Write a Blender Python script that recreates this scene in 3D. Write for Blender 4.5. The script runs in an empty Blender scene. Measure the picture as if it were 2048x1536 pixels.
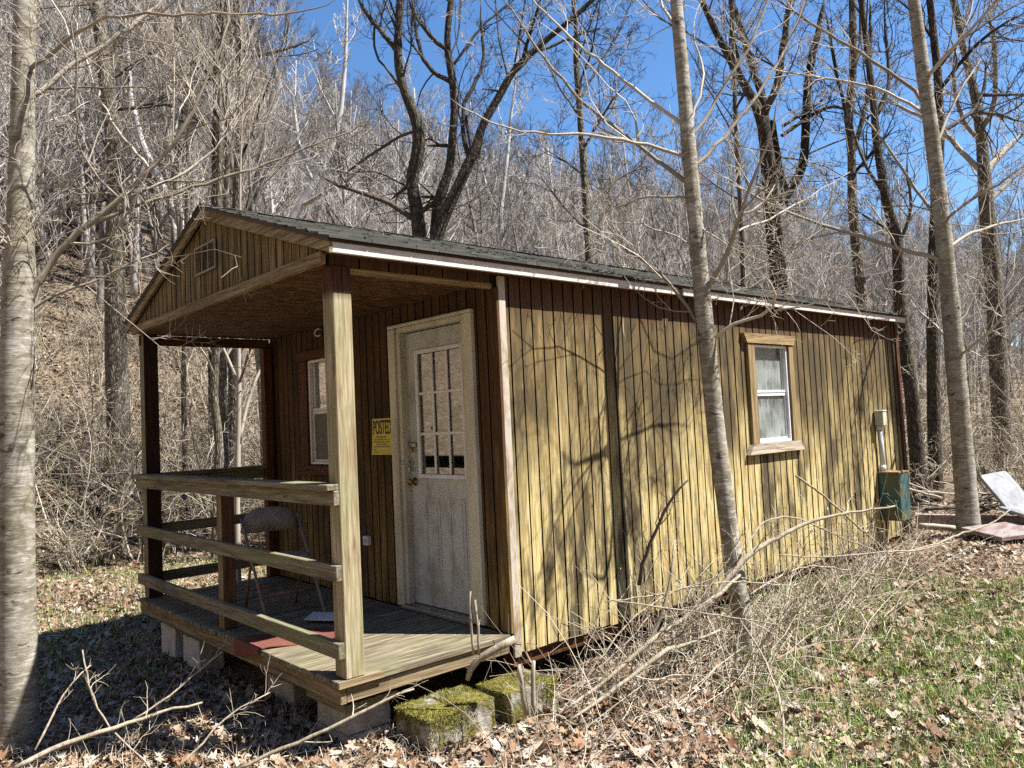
import bpy, bmesh, math, random
import numpy as np
from mathutils import Vector, Matrix

# ------------------------------------------------------------------ camera
F_PX = 1572.19
CAM = np.array([-3.4109, -3.9132, 1.3586])
YAW, PITCH, ROLL = .8398, .0508, -.047
def _basis():
    f = np.array([math.cos(YAW)*math.cos(PITCH), math.sin(YAW)*math.cos(PITCH), math.sin(PITCH)])
    r = np.array([math.sin(YAW), -math.cos(YAW), 0.0]); u = np.cross(r, f)
    c, s = math.cos(ROLL), math.sin(ROLL)
    return c*r+s*u, -s*r+c*u, f
CR, CU, CF = _basis()
scene = bpy.context.scene
COL = scene.collection
cam_d = bpy.data.cameras.new('camera'); cam = bpy.data.objects.new('camera', cam_d); COL.objects.link(cam)
M = Matrix.Identity(4)
for i in range(3):
    M[i][0], M[i][1], M[i][2], M[i][3] = CR[i], CU[i], -CF[i], CAM[i]
cam.matrix_world = M
cam_d.sensor_width = 36; cam_d.lens = F_PX/2048*36; cam_d.clip_start = .05; cam_d.clip_end = 2000
scene.camera = cam
# ------------------------------------------------------------------ sky, sun, exposure
SUN = Vector((.745, -1.0, 1.83)).normalized()
world = bpy.data.worlds.new('World'); scene.world = world; world.use_nodes = True
wn = world.node_tree; bgn = wn.nodes['Background']
sky = wn.nodes.new('ShaderNodeTexSky'); sky.sky_type = 'NISHITA'; sky.sun_disc = False
sky.sun_elevation = math.asin(SUN.z); sky.sun_rotation = math.atan2(SUN.x, SUN.y)
sky.air_density = 1.0; sky.dust_density = .1; sky.ozone_density = 5; sky.altitude = 300
hs = wn.nodes.new('ShaderNodeHueSaturation'); hs.inputs['Saturation'].default_value = 1.12; wn.links.new(sky.outputs[0], hs.inputs['Color']); wn.links.new(hs.outputs[0], bgn.inputs[0]); bgn.inputs[1].default_value = .08
sl = bpy.data.lights.new('sun', 'SUN'); sun = bpy.data.objects.new('sun', sl); COL.objects.link(sun)
sl.energy = 5.0; sl.angle = math.radians(.5); sl.color = (1, .975, .93)
sun.rotation_euler = SUN.to_track_quat('Z', 'Y').to_euler(); sun.location = (3, -6, 12)
scene.view_settings.view_transform = 'Standard'; scene.view_settings.look = 'None'
scene.view_settings.exposure = 1.4; scene.view_settings.gamma = 1
scene.cycles.max_bounces = 4; scene.cycles.diffuse_bounces = 1; scene.cycles.transparent_max_bounces = 12
scene.cycles.use_denoising = False

def at(px, py, d):
    return CAM + d*(CF + (px-1024)/F_PX*CR - (py-768)/F_PX*CU)

# ------------------------------------------------------------------ node helpers
def lin(h):
    return tuple(((c/255)/12.92 if c/255 <= .04045 else (((c/255)+.055)/1.055)**2.4) for c in h)
class NT:
    def __init__(s, name):
        s.m = bpy.data.materials.new(name); s.m.use_nodes = True; s.t = s.m.node_tree
        s.b = s.t.nodes['Principled BSDF']; s.out = s.t.nodes['Material Output']
        s.b.inputs['Specular IOR Level'].default_value = .25; s.b.inputs['Roughness'].default_value = .85
    def n(s, typ, **kw):
        nd = s.t.nodes.new('ShaderNode'+typ)
        for k, v in kw.items():
            if hasattr(nd, k) and not k[0].isupper(): setattr(nd, k, v)
            else: s.set(nd.inputs[int(k[1:]) if k[0] == 'i' and k[1:].isdigit() else k.replace('_', ' ')], v)
        return nd
    def set(s, sock, v):
        if isinstance(v, bpy.types.NodeSocket): s.t.links.new(v, sock)
        else:
            if hasattr(sock.default_value, '__len__') and len(sock.default_value) == 4 and len(v) == 3: v = (*v, 1)
            sock.default_value = v
    def obj(s, scale=(1, 1, 1), rot=(0, 0, 0)):
        tc = s.n('TexCoord'); mp = s.n('Mapping'); s.t.links.new(tc.outputs['Object'], mp.inputs[0])
        mp.inputs['Scale'].default_value = scale; mp.inputs['Rotation'].default_value = rot
        return mp.outputs[0]
    def noise(s, vec, scale, detail=4, rough=.55, dist=0):
        nd = s.n('TexNoise', Scale=scale, Detail=detail, Roughness=rough, Distortion=dist)
        s.t.links.new(vec, nd.inputs['Vector']); return nd.outputs['Fac']
    def ramp(s, fac, stops):
        nd = s.n('ValToRGB'); e = nd.color_ramp.elements
        while len(e) < len(stops): e.new(.5)
        for k, (p, c) in enumerate(stops):
            e[k].position = p
            e[k].color = (c, c, c, 1) if not hasattr(c, '__len__') else (*c, 1)
        s.t.links.new(fac, nd.inputs[0]); return nd.outputs[0]
    def mix(s, fac, a, b, blend='MIX'):
        nd = s.n('Mix', data_type='RGBA', blend_type=blend)
        s.set(nd.inputs[0], fac); s.set(nd.inputs[6], a); s.set(nd.inputs[7], b); return nd.outputs[2]
    def math(s, op, a, b=0.0):
        nd = s.n('Math', operation=op); s.set(nd.inputs[0], a); s.set(nd.inputs[1], b); nd.use_clamp = False; return nd.outputs[0]
    def sep(s, v):
        nd = s.n('SeparateXYZ'); s.t.links.new(v, nd.inputs[0]); return nd.outputs
    def maprange(s, v, a, b, c=0.0, d=1.0):
        nd = s.n('MapRange', From_Min=a, From_Max=b, To_Min=c, To_Max=d); s.t.links.new(v, nd.inputs[0]); return nd.outputs[0]
    def island(s):
        return s.n('NewGeometry').outputs['Random Per Island']
    def bump(s, h, strength=.3, dist=.01):
        nd = s.n('Bump', Strength=strength, Distance=dist); s.t.links.new(h, nd.inputs['Height'])
        s.t.links.new(nd.outputs[0], s.b.inputs['Normal'])
    def fin(s, col, rough=None, metal=None):
        s.set(s.b.inputs['Base Color'], col)
        if rough is not None: s.set(s.b.inputs['Roughness'], rough)
        if metal is not None: s.set(s.b.inputs['Metallic'], metal)
        return s.m

def stretch(axis, along, across):
    return tuple(along if i == axis else across for i in range(3))

def mat_wood(name, axis, light, mid, dark, stain=(.03, .025, .02), stain_amt=.5, green=0.0):
    t = NT(name); g = t.noise(t.obj(stretch(axis, 1.4, 30)), 1.6, 7, .7, .7)
    f = t.noise(t.obj(stretch(axis, 4, 150)), 1.0, 3, .6)
    big = t.noise(t.obj(stretch(axis, .8, 3)), 1.7, 5, .6)
    isl = t.island()
    c = t.ramp(g, [(.36, dark), (.49, mid), (.62, light)])
    c = t.mix(t.math('MULTIPLY', t.ramp(f, [(.35, 1.0), (.6, 0.0)]), .45), c, dark)
    c = t.mix(t.math('MULTIPLY', t.ramp(big, [(.5, 0.0), (.68, 1.0)]), stain_amt), c, stain)
    if green:
        gr = t.noise(t.obj((2, 2, 2)), 1.3, 4)
        c = t.mix(t.math('MULTIPLY', t.ramp(gr, [(.45, 0.0), (.62, 1.0)]), green), c, (.16, .19, .06))
    c = t.mix(t.math('MULTIPLY', isl, .3), c, tuple(.6*q for q in mid))
    kn = t.n('TexVoronoi', Scale=2.3); t.t.links.new(t.obj(stretch(axis, .8, 3)), kn.inputs['Vector'])
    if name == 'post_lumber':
        c = t.mix(t.maprange(t.sep(t.obj())[2], 2.10, 2.16), c, t.ramp(g, [(.4, (.02, .008, .004)), (.6, (.09, .035, .015))]))  # red-brown stain at the post top, also darkened to deepen the eave's shadow
    c = t.mix(t.ramp(kn.outputs['Distance'], [(.045, .85), (.08, 0.0)]), c, dark)
    t.bump(t.math('ADD', g, t.math('MULTIPLY', f, .7)), .5, .006)
    return t.fin(c, .8)

def mat_siding(name, sidewall):
    t = NT(name); o = t.obj()
    grain = t.noise(t.obj((44, 44, 2.4)), 1.0, 6, .65, 1.3)
    fine = t.noise(t.obj((170, 170, 5)), 1.0, 3, .6)
    cross = t.noise(t.obj((8, 8, 120)), 1.0, 2, .5)
    big = t.noise(t.obj((2.6, 2.6, .9)), 1.0, 6, .62, .3)
    mid = t.noise(t.obj((9, 9, 1.5)), 1.0, 5, .6, .4)
    isl = t.island(); z = t.sep(o)[2]
    if sidewall:
        c = t.ramp(grain, [(.3, (.16, .10, .035)), (.42, (.36, .27, .10)), (.52, (.54, .42, .18)), (.68, (.72, .62, .36))])
        org = t.noise(t.obj((3, 3, 1.2)), 1.7, 4)
        c = t.mix(t.math('MULTIPLY', t.ramp(org, [(.53, 0.0), (.68, 1.0)]), .4), c, (.36, .2, .06))
        vs_ = t.noise(t.obj((15, 15, .45)), 1.0, 4, .6)
        c = t.mix(t.math('MULTIPLY', t.ramp(vs_, [(.56, 0.0), (.68, 1.0)]), .35), c, (.10, .075, .035))
        # weathering bands: mildew above, cleaner wood splashed near the ground
        h = t.maprange(z, -.1, 2.1, 0.0, 1.0)
        hh = t.math('ADD', h, t.math('MULTIPLY', t.math('SUBTRACT', big, .5), 1.5))
        mild = t.ramp(hh, [(.28, .0), (.5, .45), (.78, .95)])
        c = t.mix(mild, c, t.ramp(mid, [(.38, (.022, .016, .009)), (.52, (.11, .07, .024)), (.66, (.30, .205, .075))]))
        blk = t.ramp(t.math('ADD', t.math('MULTIPLY', mid, .55), t.math('MULTIPLY', big, .55)), [(.54, 0.0), (.63, .85)])
        c = t.mix(blk, c, (.028, .022, .014))
        pal = t.ramp(t.noise(t.obj((30, 30, 2.2)), 1.0, 3, .5), [(.7, 0.0), (.76, .8)])
        c = t.mix(pal, c, (.62, .52, .28))
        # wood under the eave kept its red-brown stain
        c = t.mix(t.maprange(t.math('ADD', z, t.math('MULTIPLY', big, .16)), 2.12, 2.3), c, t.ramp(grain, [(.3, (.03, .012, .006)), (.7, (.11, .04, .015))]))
    else:
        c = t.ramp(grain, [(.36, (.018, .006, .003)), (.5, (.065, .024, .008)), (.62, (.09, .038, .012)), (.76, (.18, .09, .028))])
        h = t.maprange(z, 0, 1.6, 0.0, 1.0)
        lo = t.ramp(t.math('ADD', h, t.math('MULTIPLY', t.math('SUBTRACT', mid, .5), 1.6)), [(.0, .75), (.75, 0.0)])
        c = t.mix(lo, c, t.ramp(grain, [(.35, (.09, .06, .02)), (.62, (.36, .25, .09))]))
        blk = t.ramp(big, [(.5, 0.0), (.64, .8)])
        c = t.mix(blk, c, (.012, .008, .005))
    c = t.mix(t.math('MULTIPLY', t.ramp(fine, [(.36, 1.0), (.5, 0.0)]), .35), c, (.12, .085, .035))
    c = t.mix(t.math('MULTIPLY', t.ramp(cross, [(.33, 1.0), (.42, 0.0)]), .12), c, (.05, .04, .02))
    c = t.mix(t.math('MULTIPLY', isl, .14), c, (.14, .1, .04))
    t.bump(t.math('ADD', grain, fine), .45, .005)
    return t.fin(c, .82)

def mat_gable(name):
    t = NT(name); grain = t.noise(t.obj((22, 22, 1.8)), 1.0, 6, .65, 1)
    big = t.noise(t.obj((3, 3, 1.5)), 1.0, 5, .6)
    c = t.ramp(grain, [(.38, (.05, .032, .012)), (.5, (.15, .105, .045)), (.62, (.27, .2, .1))])
    c = t.mix(t.ramp(big, [(.48, 0.0), (.66, .7)]), c, (.05, .04, .02))
    c = t.mix(t.math('MULTIPLY', t.island(), .3), c, (.14, .1, .045))
    t.bump(grain, .4, .005); return t.fin(c)

def mat_plain(name, col, rough=.6, metal=0.0, var=.25, scale=8, dirt=(.06, .05, .035), dirt_amt=0.0, bump=.0, stretchv=(1, 1, 1)):
    t = NT(name); a = t.noise(t.obj(stretchv), scale, 5, .6)
    dk = tuple(x*(1-var) for x in col); c = t.ramp(a, [(.3, dk), (.65, col)])
    if dirt_amt:
        b = t.noise(t.obj(stretchv), scale*.45+1, 6, .7)
        c = t.mix(t.math('MULTIPLY', t.ramp(b, [(.47, 0.0), (.64, 1.0)]), dirt_amt), c, dirt)
    if bump: t.bump(a, bump, .004)
    return t.fin(c, rough, metal)

def mat_bark_pale(name):
    t = NT(name); o = t.obj()
    ring = t.noise(t.obj((5, 5, 90)), 1.0, 4, .6, .4); fl = t.noise(t.obj((12, 12, 48)), 1.0, 3, .55, .5); bl = t.noise(t.obj((5, 5, 9)), 1.0, 5, .6, .6)
    big = t.noise(o, 1.6, 4); fin_ = t.noise(o, 70, 3, .6)
    c = t.ramp(bl, [(.36, (.17, .145, .10)), (.5, (.27, .24, .185)), (.64, (.36, .33, .275))])
    c = t.mix(t.math('MULTIPLY', t.ramp(fin_, [(.4, 1.0), (.6, 0.0)]), .3), c, (.12, .1, .07))
    c = t.mix(t.ramp(fl, [(.53, 0.0), (.60, .5)]), c, (.50, .48, .43))
    c = t.mix(t.ramp(ring, [(.62, 0.0), (.68, .6)]), c, (.07, .055, .035))
    c = t.mix(t.ramp(t.noise(t.obj((9, 9, 20)), 1.0, 4, .6), [(.62, 0.0), (.66, .85)]), c, (.055, .042, .025))
    c = t.mix(t.ramp(big, [(.5, 0.0), (.7, .5)]), c, (.17, .145, .07))
    t.bump(t.math('ADD', ring, fl), .35, .006); return t.fin(c, .85)

def mat_bark_dark(name, a=(.035, .028, .02), b=(.16, .13, .095)):
    t = NT(name)
    r = t.noise(t.obj((26, 26, 5)), 1.0, 6, .7, .8); w = t.n('TexVoronoi', feature='DISTANCE_TO_EDGE', Scale=1.0)
    t.t.links.new(t.obj((34, 34, 8)), w.inputs['Vector'])
    c = t.ramp(r, [(.32, a), (.62, b)])
    c = t.mix(t.ramp(w.outputs['Distance'], [(.05, .9), (.22, 0.0)]), c, tuple(x*.5 for x in a))
    mo = t.noise(t.obj((3, 3, 2)), 1.2, 4); c = t.mix(t.ramp(mo, [(.56, 0.0), (.66, .5)]), c, (.11, .11, .045))
    t.bump(w.outputs['Distance'], 1.0, .02); return t.fin(c, .9)

def mat_twig(name, a, b, isl=.5):
    t = NT(name); g = t.noise(t.obj(), 2.2, 3); i = t.island()
    f = t.math('ADD', t.math('MULTIPLY', g, 1-isl), t.math('MULTIPLY', i, isl))
    return t.fin(t.ramp(f, [(.25, a), (.7, b)]), .8)

def mat_ground():
    t = NT('leafy_soil'); o = t.obj()
    n1 = t.noise(o, 9, 8, .7); n2 = t.noise(o, 38, 5, .7); n3 = t.noise(o, .7, 4, .6); n4 = t.noise(o, 2.6, 5, .65)
    c = t.ramp(t.math('ADD', t.math('MULTIPLY', n1, .5), t.math('MULTIPLY', n2, .5)),
               [(.36, (.03, .02, .012)), (.47, (.15, .1, .06)), (.56, (.33, .25, .165)), (.66, (.5, .42, .32))])
    gf = t.ramp(t.math('ADD', t.math('MULTIPLY', n3, .5), t.math('MULTIPLY', n4, .5)), [(.52, 0.0), (.6, .45)])
    y = t.sep(o)[1]
    c = t.mix(t.math('MULTIPLY', gf, t.maprange(y, 14, 20, 1.0, 0.0)), c, t.ramp(n2, [(.4, (.03, .04, .015)), (.62, (.13, .16, .06))]))
    c = t.mix(t.maprange(y, 14, 34, 0.0, .75), c, t.ramp(n1, [(.4, (.04, .032, .026)), (.6, (.15, .12, .095))]))  # far slope darkened: shade between the trees put into the ground colour
    t.bump(t.math('ADD', n1, n2), .9, .05); return t.fin(c, .95)

def mat_leaf():
    t = NT('dead_leaf'); i = t.island()
    c = t.ramp(i, [(.0, (.07, .035, .02)), (.16, (.2, .10, .05)), (.35, (.26, .155, .09)), (.6, (.33, .235, .16)), (.85, (.36, .295, .22)), (1.0, (.42, .375, .32))])
    n = t.noise(t.obj(), 55, 3); c = t.mix(t.math('MULTIPLY', t.ramp(n, [(.4, 0.0), (.6, 1.0)]), .3), c, (.16, .09, .045))
    return t.fin(c, .7)

def mat_green():
    t = NT('spring_green'); i = t.island()
    return t.fin(t.ramp(i, [(0, (.05, .10, .02)), (.35, (.17, .27, .05)), (.75, (.33, .43, .11)), (1.0, (.48, .44, .22))]), .55)

def mat_moss():
    t = NT('mossy_block'); o = t.obj(); a = t.noise(o, 3.2, 6, .65); f = t.noise(o, 60, 4, .7); b = t.noise(o, 11, 4)
    nrm = t.n('NewGeometry').outputs['Normal']; nz = t.sep(nrm)[2]
    con = t.ramp(b, [(.35, (.12, .11, .09)), (.6, (.42, .39, .33))])
    mos = t.ramp(f, [(.35, (.03, .03, .006)), (.5, (.13, .115, .02)), (.65, (.26, .21, .055))])
    k = t.ramp(t.math('ADD', a, t.math('MULTIPLY', nz, .07)), [(.46, 0.0), (.54, 1.0)])
    c = t.mix(k, con, mos); t.bump(t.math('ADD', f, a), .9, .02); return t.fin(c, .95)

def mat_shingle():
    t = NT('asphalt_shingle'); o = t.obj(); i = t.island(); g = t.noise(o, 240, 2, .7); m = t.noise(o, 5, 5)
    c = t.ramp(i, [(0, (.022, .022, .018)), (.5, (.045, .045, .036)), (1, (.085, .085, .07))])
    c = t.mix(t.math('MULTIPLY', t.ramp(g, [(.4, 0.0), (.62, 1.0)]), .5), c, (.13, .13, .11))
    c = t.mix(t.ramp(m, [(.55, 0.0), (.68, .4)]), c, (.05, .055, .025)); return t.fin(c, .92)

def mat_osb():
    t = NT('strand_board'); v = t.n('TexVoronoi', Scale=1.0); t.t.links.new(t.obj((14, 40, 14)), v.inputs['Vector'])
    n = t.noise(t.obj((10, 55, 10)), 1.0, 4, .6)
    s_ = t.sep(v.outputs['Color'])[0]
    c = t.ramp(t.math('ADD', t.math('MULTIPLY', s_, .4), t.math('MULTIPLY', n, .6)), [(.25, (.035, .014, .005)), (.5, (.09, .042, .014)), (.75, (.18, .1, .036))])
    return t.fin(c, .8)

def mat_paint_wood(name, axis, base, bare, amt=.5, q=1):
    t = NT(name); g = t.noise(t.obj(stretch(axis, 2.5, 40)), 1.2, 6, .65); b = t.noise(t.obj(stretch(axis, 2*q, 9*q)), 1.6, 6, .7)
    c = t.ramp(g, [(.3, tuple(x*.75 for x in base)), (.6, base)])
    c = t.mix(t.math('MULTIPLY', t.ramp(t.math('ADD', t.math('MULTIPLY', b, .7), t.math('MULTIPLY', g, .3)), [(.48, 0.0), (.58, 1.0)]), amt), c, bare)
    t.bump(g, .3, .004); return t.fin(c, .7)

def mat_glass(name, tint=(.5, .5, .5), rough=.02, fac=.35, dust=0.0):
    t = NT(name); tr = t.n('BsdfTransparent'); gl = t.n('BsdfGlossy', Roughness=rough); gl.inputs['Color'].default_value = (.9, .9, .9, 1)
    tr.inputs['Color'].default_value = (*tint, 1)
    mx = t.n('MixShader'); t.set(mx.inputs[0], fac); t.t.links.new(tr.outputs[0], mx.inputs[1]); t.t.links.new(gl.outputs[0], mx.inputs[2])
    last = mx.outputs[0]
    if dust:
        df = t.n('BsdfDiffuse'); df.inputs['Color'].default_value = (.42, .45, .42, 1)
        st = t.noise(t.obj((40, 40, 6)), 1.0, 5, .7); bg = t.noise(t.obj((4, 4, 4)), 1.0, 3)
        k = t.math('MULTIPLY', t.ramp(t.math('MULTIPLY', t.math('ADD', st, bg), .5), [(.4, .15), (.6, 1.0)]), dust)
        m2 = t.n('MixShader'); t.set(m2.inputs[0], k); t.t.links.new(last, m2.inputs[1]); t.t.links.new(df.outputs[0], m2.inputs[2]); last = m2.outputs[0]
    t.t.links.new(last, t.out.inputs['Surface']); return t.m

MT = {}
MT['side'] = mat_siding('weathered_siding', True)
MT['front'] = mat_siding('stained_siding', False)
MT['gable'] = mat_gable('gable_siding')
for ax, nm in enumerate('xyz'):
    MT['grey_'+nm] = mat_wood('grey_lumber_'+nm, ax, (.36, .32, .235), (.21, .175, .115), (.07, .055, .035), stain_amt=.55, green=.4)
    MT['pine_'+nm] = mat_wood('pine_lumber_'+nm, ax, (.40, .31, .185), (.24, .175, .09), (.085, .055, .028), stain_amt=.4)
    MT['red_'+nm] = mat_wood('red_brown_lumber_'+nm, ax, (.16, .065, .025), (.1, .038, .014), (.035, .014, .006), stain_amt=.3)
MT['darkpost'] = mat_wood('dark_stained_post', 2, (.06, .028, .014), (.035, .015, .007), (.012, .006, .003))  # dark copy for the left post's inner face, porch shade in the colour
MT['redpost'] = mat_wood('red_pine_post', 2, (.16, .085, .04), (.095, .048, .022), (.035, .016, .008))  # darker red copy of the middle post's wood, with shade mixed in
MT['post'] = mat_wood('post_lumber', 2, (.56, .50, .35), (.38, .31, .18), (.15, .10, .05), stain=(.14, .08, .035), stain_amt=.65, green=.45)
MT['trimwood'] = mat_wood('amber_trim', 2, (.42, .31, .165), (.27, .185, .085), (.11, .07, .03), stain_amt=.2)
MT['trimwood_x'] = mat_wood('amber_trim_x', 0, (.44, .32, .165), (.29, .195, .09), (.1, .06, .025), stain_amt=.2)
MT['silver_x'] = mat_wood('silvered_sill', 0, (.6, .52, .42), (.42, .34, .24), (.17, .12, .08), stain_amt=.3)
MT['deckx'] = mat_wood('deck_board', 0, (.40, .34, .24), (.19, .15, .10), (.05, .038, .025), stain_amt=.7, green=.25)
MT['fascia'] = mat_paint_wood('peeling_fascia', 0, (.68, .64, .58), (.34, .25, .17), .45, 4)
MT['corner'] = mat_paint_wood('peeling_corner', 2, (.46, .40, .32), (.22, .14, .07), .8)
MT['groove'] = mat_plain('grimy_groove', (.014, .009, .006), .95)  # near-black colour for the recessed groove faces
MT['drip'] = mat_plain('brown_drip_edge', (.05, .03, .02), .5)
MT['shingle'] = mat_shingle(); MT['osb'] = mat_osb()
MT['casing'] = mat_plain('door_casing_paint', (.62, .59, .47), .55, var=.15, scale=6, dirt=(.28, .22, .13), dirt_amt=.5, stretchv=(1, 1, .3))
MT['door'] = mat_plain('door_paint', (.52, .54, .51), .5, var=.12, scale=5, dirt=(.17, .17, .12), dirt_amt=.55, bump=.05, stretchv=(1.6, 1.6, .8))
MT['vinyl'] = mat_plain('white_vinyl', (.72, .73, .74), .4, var=.08, dirt=(.3, .28, .24), dirt_amt=.25)
MT['vent'] = mat_plain('tan_vent', (.27, .235, .18), .6, var=.2)
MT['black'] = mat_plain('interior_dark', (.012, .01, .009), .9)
MT['curtain'] = mat_plain('tan_curtain', (.13, .105, .07), .9, var=.8, scale=60, dirt=(.14, .05, .03), dirt_amt=.5)
MT['lace'] = mat_plain('pale_curtain', (.42, .45, .42), .9, var=.5, scale=20, stretchv=(2.2, 2.2, .35), dirt=(.12, .13, .12), dirt_amt=.6)
MT['screen'] = mat_plain('insect_screen', (.17, .17, .15), .8, var=.3, scale=30)
MT['glassd'] = mat_glass('door_glass', (.75, .75, .72), .03, .22)
MT['glassf'] = mat_glass('front_glass', (.45, .45, .42), .02, .55)
MT['glasss'] = mat_glass('side_glass', (.75, .78, .78), .05, .12, .55)
MT['steel'] = mat_plain('dull_steel', (.42, .41, .37), .4, .8, .3, 30, dirt=(.2, .12, .06), dirt_amt=.4)
MT['brass'] = mat_plain('tarnished_brass', (.28, .17, .06), .4, .8, .3, 20)
MT['teal'] = mat_plain('teal_metal', (.035, .115, .12), .38, .0, .25, 5, dirt=(.19, .12, .02), dirt_amt=.75, stretchv=(1, 1, .7))
MT['rusttop'] = mat_plain('rusted_lid', (.3, .17, .08), .8, 0, .4, 14)
MT['cover'] = mat_plain('beige_cover', (.5, .48, .38), .5, var=.12)
MT['pvc'] = mat_plain('grey_pvc', (.55, .56, .55), .4, var=.12)
MT['yellow'] = mat_plain('yellow_card', (.62, .52, .10), .5, var=.08, scale=4)
MT['ink'] = mat_plain('black_ink', (.01, .01, .01), .5)
MT['white'] = mat_plain('white_card', (.72, .73, .75), .5, var=.06)
MT['block'] = mat_plain('grey_concrete', (.40, .38, .34), .95, 0, .35, 14, dirt=(.15, .15, .08), dirt_amt=.4, bump=.5)
MT['paleblock'] = mat_plain('painted_block', (.5, .5, .5), .9, 0, .2, 10, dirt=(.2, .18, .12), dirt_amt=.4, bump=.3)
MT['moss'] = mat_moss()
MT['chair'] = mat_plain('chair_enamel', (.26, .22, .19), .65, .1, .3, 12, dirt=(.42, .36, .3), dirt_amt=.55)
MT['rust'] = mat_plain('rusted_tube', (.3, .15, .09), .7, .2, .4, 30, dirt=(.38, .3, .26), dirt_amt=.5)
MT['rug'] = mat_plain('red_mat', (.17, .06, .042), .95, 0, .3, 40, bump=.4, dirt=(.12, .04, .025), dirt_amt=.3)
MT['bark1'] = mat_bark_pale('pale_smooth_bark'); MT['bark2'] = mat_bark_dark('dark_furrowed_bark')
MT['bark3'] = mat_bark_dark('grey_furrowed_bark', (.07, .055, .04), (.34, .29, .22))
MT['limb'] = mat_twig('pale_limb', (.2, .165, .12), (.46, .40, .32))
MT['twigd'] = mat_twig('dark_limb', (.025, .02, .016), (.10, .08, .06))
MT['wood_far'] = mat_twig('woods_bark', (.17, .15, .13), (.50, .46, .41), .35)
MT['wood_far2'] = mat_twig('woods_bark_brown', (.06, .05, .042), (.26, .225, .19), .35)
MT['branch'] = mat_wood('branch_bark', 2, (.5, .43, .33), (.36, .30, .22), (.18, .14, .1), stain_amt=.3, green=.2)
MT['straw'] = mat_twig('dry_stem', (.13, .095, .06), (.52, .45, .34), .8)
MT['sycbark'] = mat_twig('white_sycamore_bark', (.28, .26, .23), (.62, .6, .56), .1); MT['syclimb'] = mat_twig('white_sycamore_limb', (.34, .32, .28), (.6, .57, .52), .5)
MT['ground'] = mat_ground(); MT['leaf'] = mat_leaf(); MT['green'] = mat_green()
t_ = NT('moss_blades'); MT['mossblade'] = t_.fin(t_.ramp(t_.island(), [(0, (.05, .06, .01)), (.5, (.2, .19, .03)), (1, (.42, .34, .1))]), .9)
MT['panel'] = mat_plain('grimy_white_plastic', (.30, .305, .31), .7, 0, .35, 7, dirt=(.11, .11, .11), dirt_amt=.8)
MT['redwhite'] = mat_paint_wood('peeling_red_paint', 0, (.36, .32, .28), (.16, .03, .025), .8)
MT['pinkboard'] = mat_paint_wood('faded_pink_board', 0, (.27, .23, .21), (.15, .07, .06), .8)

# ------------------------------------------------------------------ object helpers
def meta(o, label=None, cat=None, group=None, kind=None):
    if label: o['label'] = label
    if cat: o['category'] = cat
    if group: o['group'] = group
    if kind: o['kind'] = kind
    return o
def thing(name, base, label, cat, group=None):
    o = bpy.data.objects.new(name, None); COL.objects.link(o); o.location = base; o.empty_display_size = .1
    return meta(o, label, cat, group)
def base_of(o):
    v = Vector((0, 0, 0))
    while o is not None:
        v += o.location; o = o.parent
    return v
def finish(me, name, mat, parent=None, smooth=False):
    """mesh given in world coordinates; linked relative to its parent's base"""
    if smooth:
        for p in me.polygons: p.use_smooth = True
    me.materials.append(mat)
    o = bpy.data.objects.new(name, me); COL.objects.link(o)
    if parent is not None:
        o.parent = parent; b = base_of(parent); me.transform(Matrix.Translation(-b))
    return o
def from_bm(bm, name, mat, parent=None, smooth=False):
    me = bpy.data.meshes.new(name); bm.normal_update(); bm.to_mesh(me); bm.free()
    return finish(me, name, mat, parent, smooth)
def bbox(bm, x0, x1, y0, y1, z0, z1, bev=0.0, jit=0.0, rnd=random):
    vs = [bm.verts.new((x+rnd.uniform(-jit, jit), y+rnd.uniform(-jit, jit), z+rnd.uniform(-jit, jit))) for z in (z0, z1) for y in (y0, y1) for x in (x0, x1)]
    fs = [(0, 2, 3, 1), (4, 5, 7, 6), (0, 1, 5, 4), (2, 6, 7, 3), (0, 4, 6, 2), (1, 3, 7, 5)]
    F = [bm.faces.new([vs[i] for i in f]) for f in fs]
    if bev:
        es = list({e for f in F for e in f.edges})
        bmesh.ops.bevel(bm, geom=es, offset=bev, segments=1, affect='EDGES')
    return vs
def box(name, b, mat, parent=None, bev=.003, jit=0.0):
    bm = bmesh.new()
    for q in (b if isinstance(b[0], (tuple, list)) else [b]): bbox(bm, *q, bev=bev, jit=jit)
    return from_bm(bm, name, mat, parent)
def prism(bm, poly, axis, a, b):
    """poly of 2D points extruded along axis from a to b (axis 0: (y,z), axis 1: (x,z), axis 2: (x,y))"""
    def P(p, t): return {0: (t, p[0], p[1]), 1: (p[0], t, p[1]), 2: (p[0], p[1], t)}[axis]
    v0 = [bm.verts.new(P(p, a)) for p in poly]; v1 = [bm.verts.new(P(p, b)) for p in poly]
    n = len(poly); bm.faces.new(v0); bm.faces.new(v1[::-1])
    for i in range(n): bm.faces.new((v0[i], v1[i], v1[(i+1) % n], v0[(i+1) % n]))
    bmesh.ops.recalc_face_normals(bm, faces=bm.faces)

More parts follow.
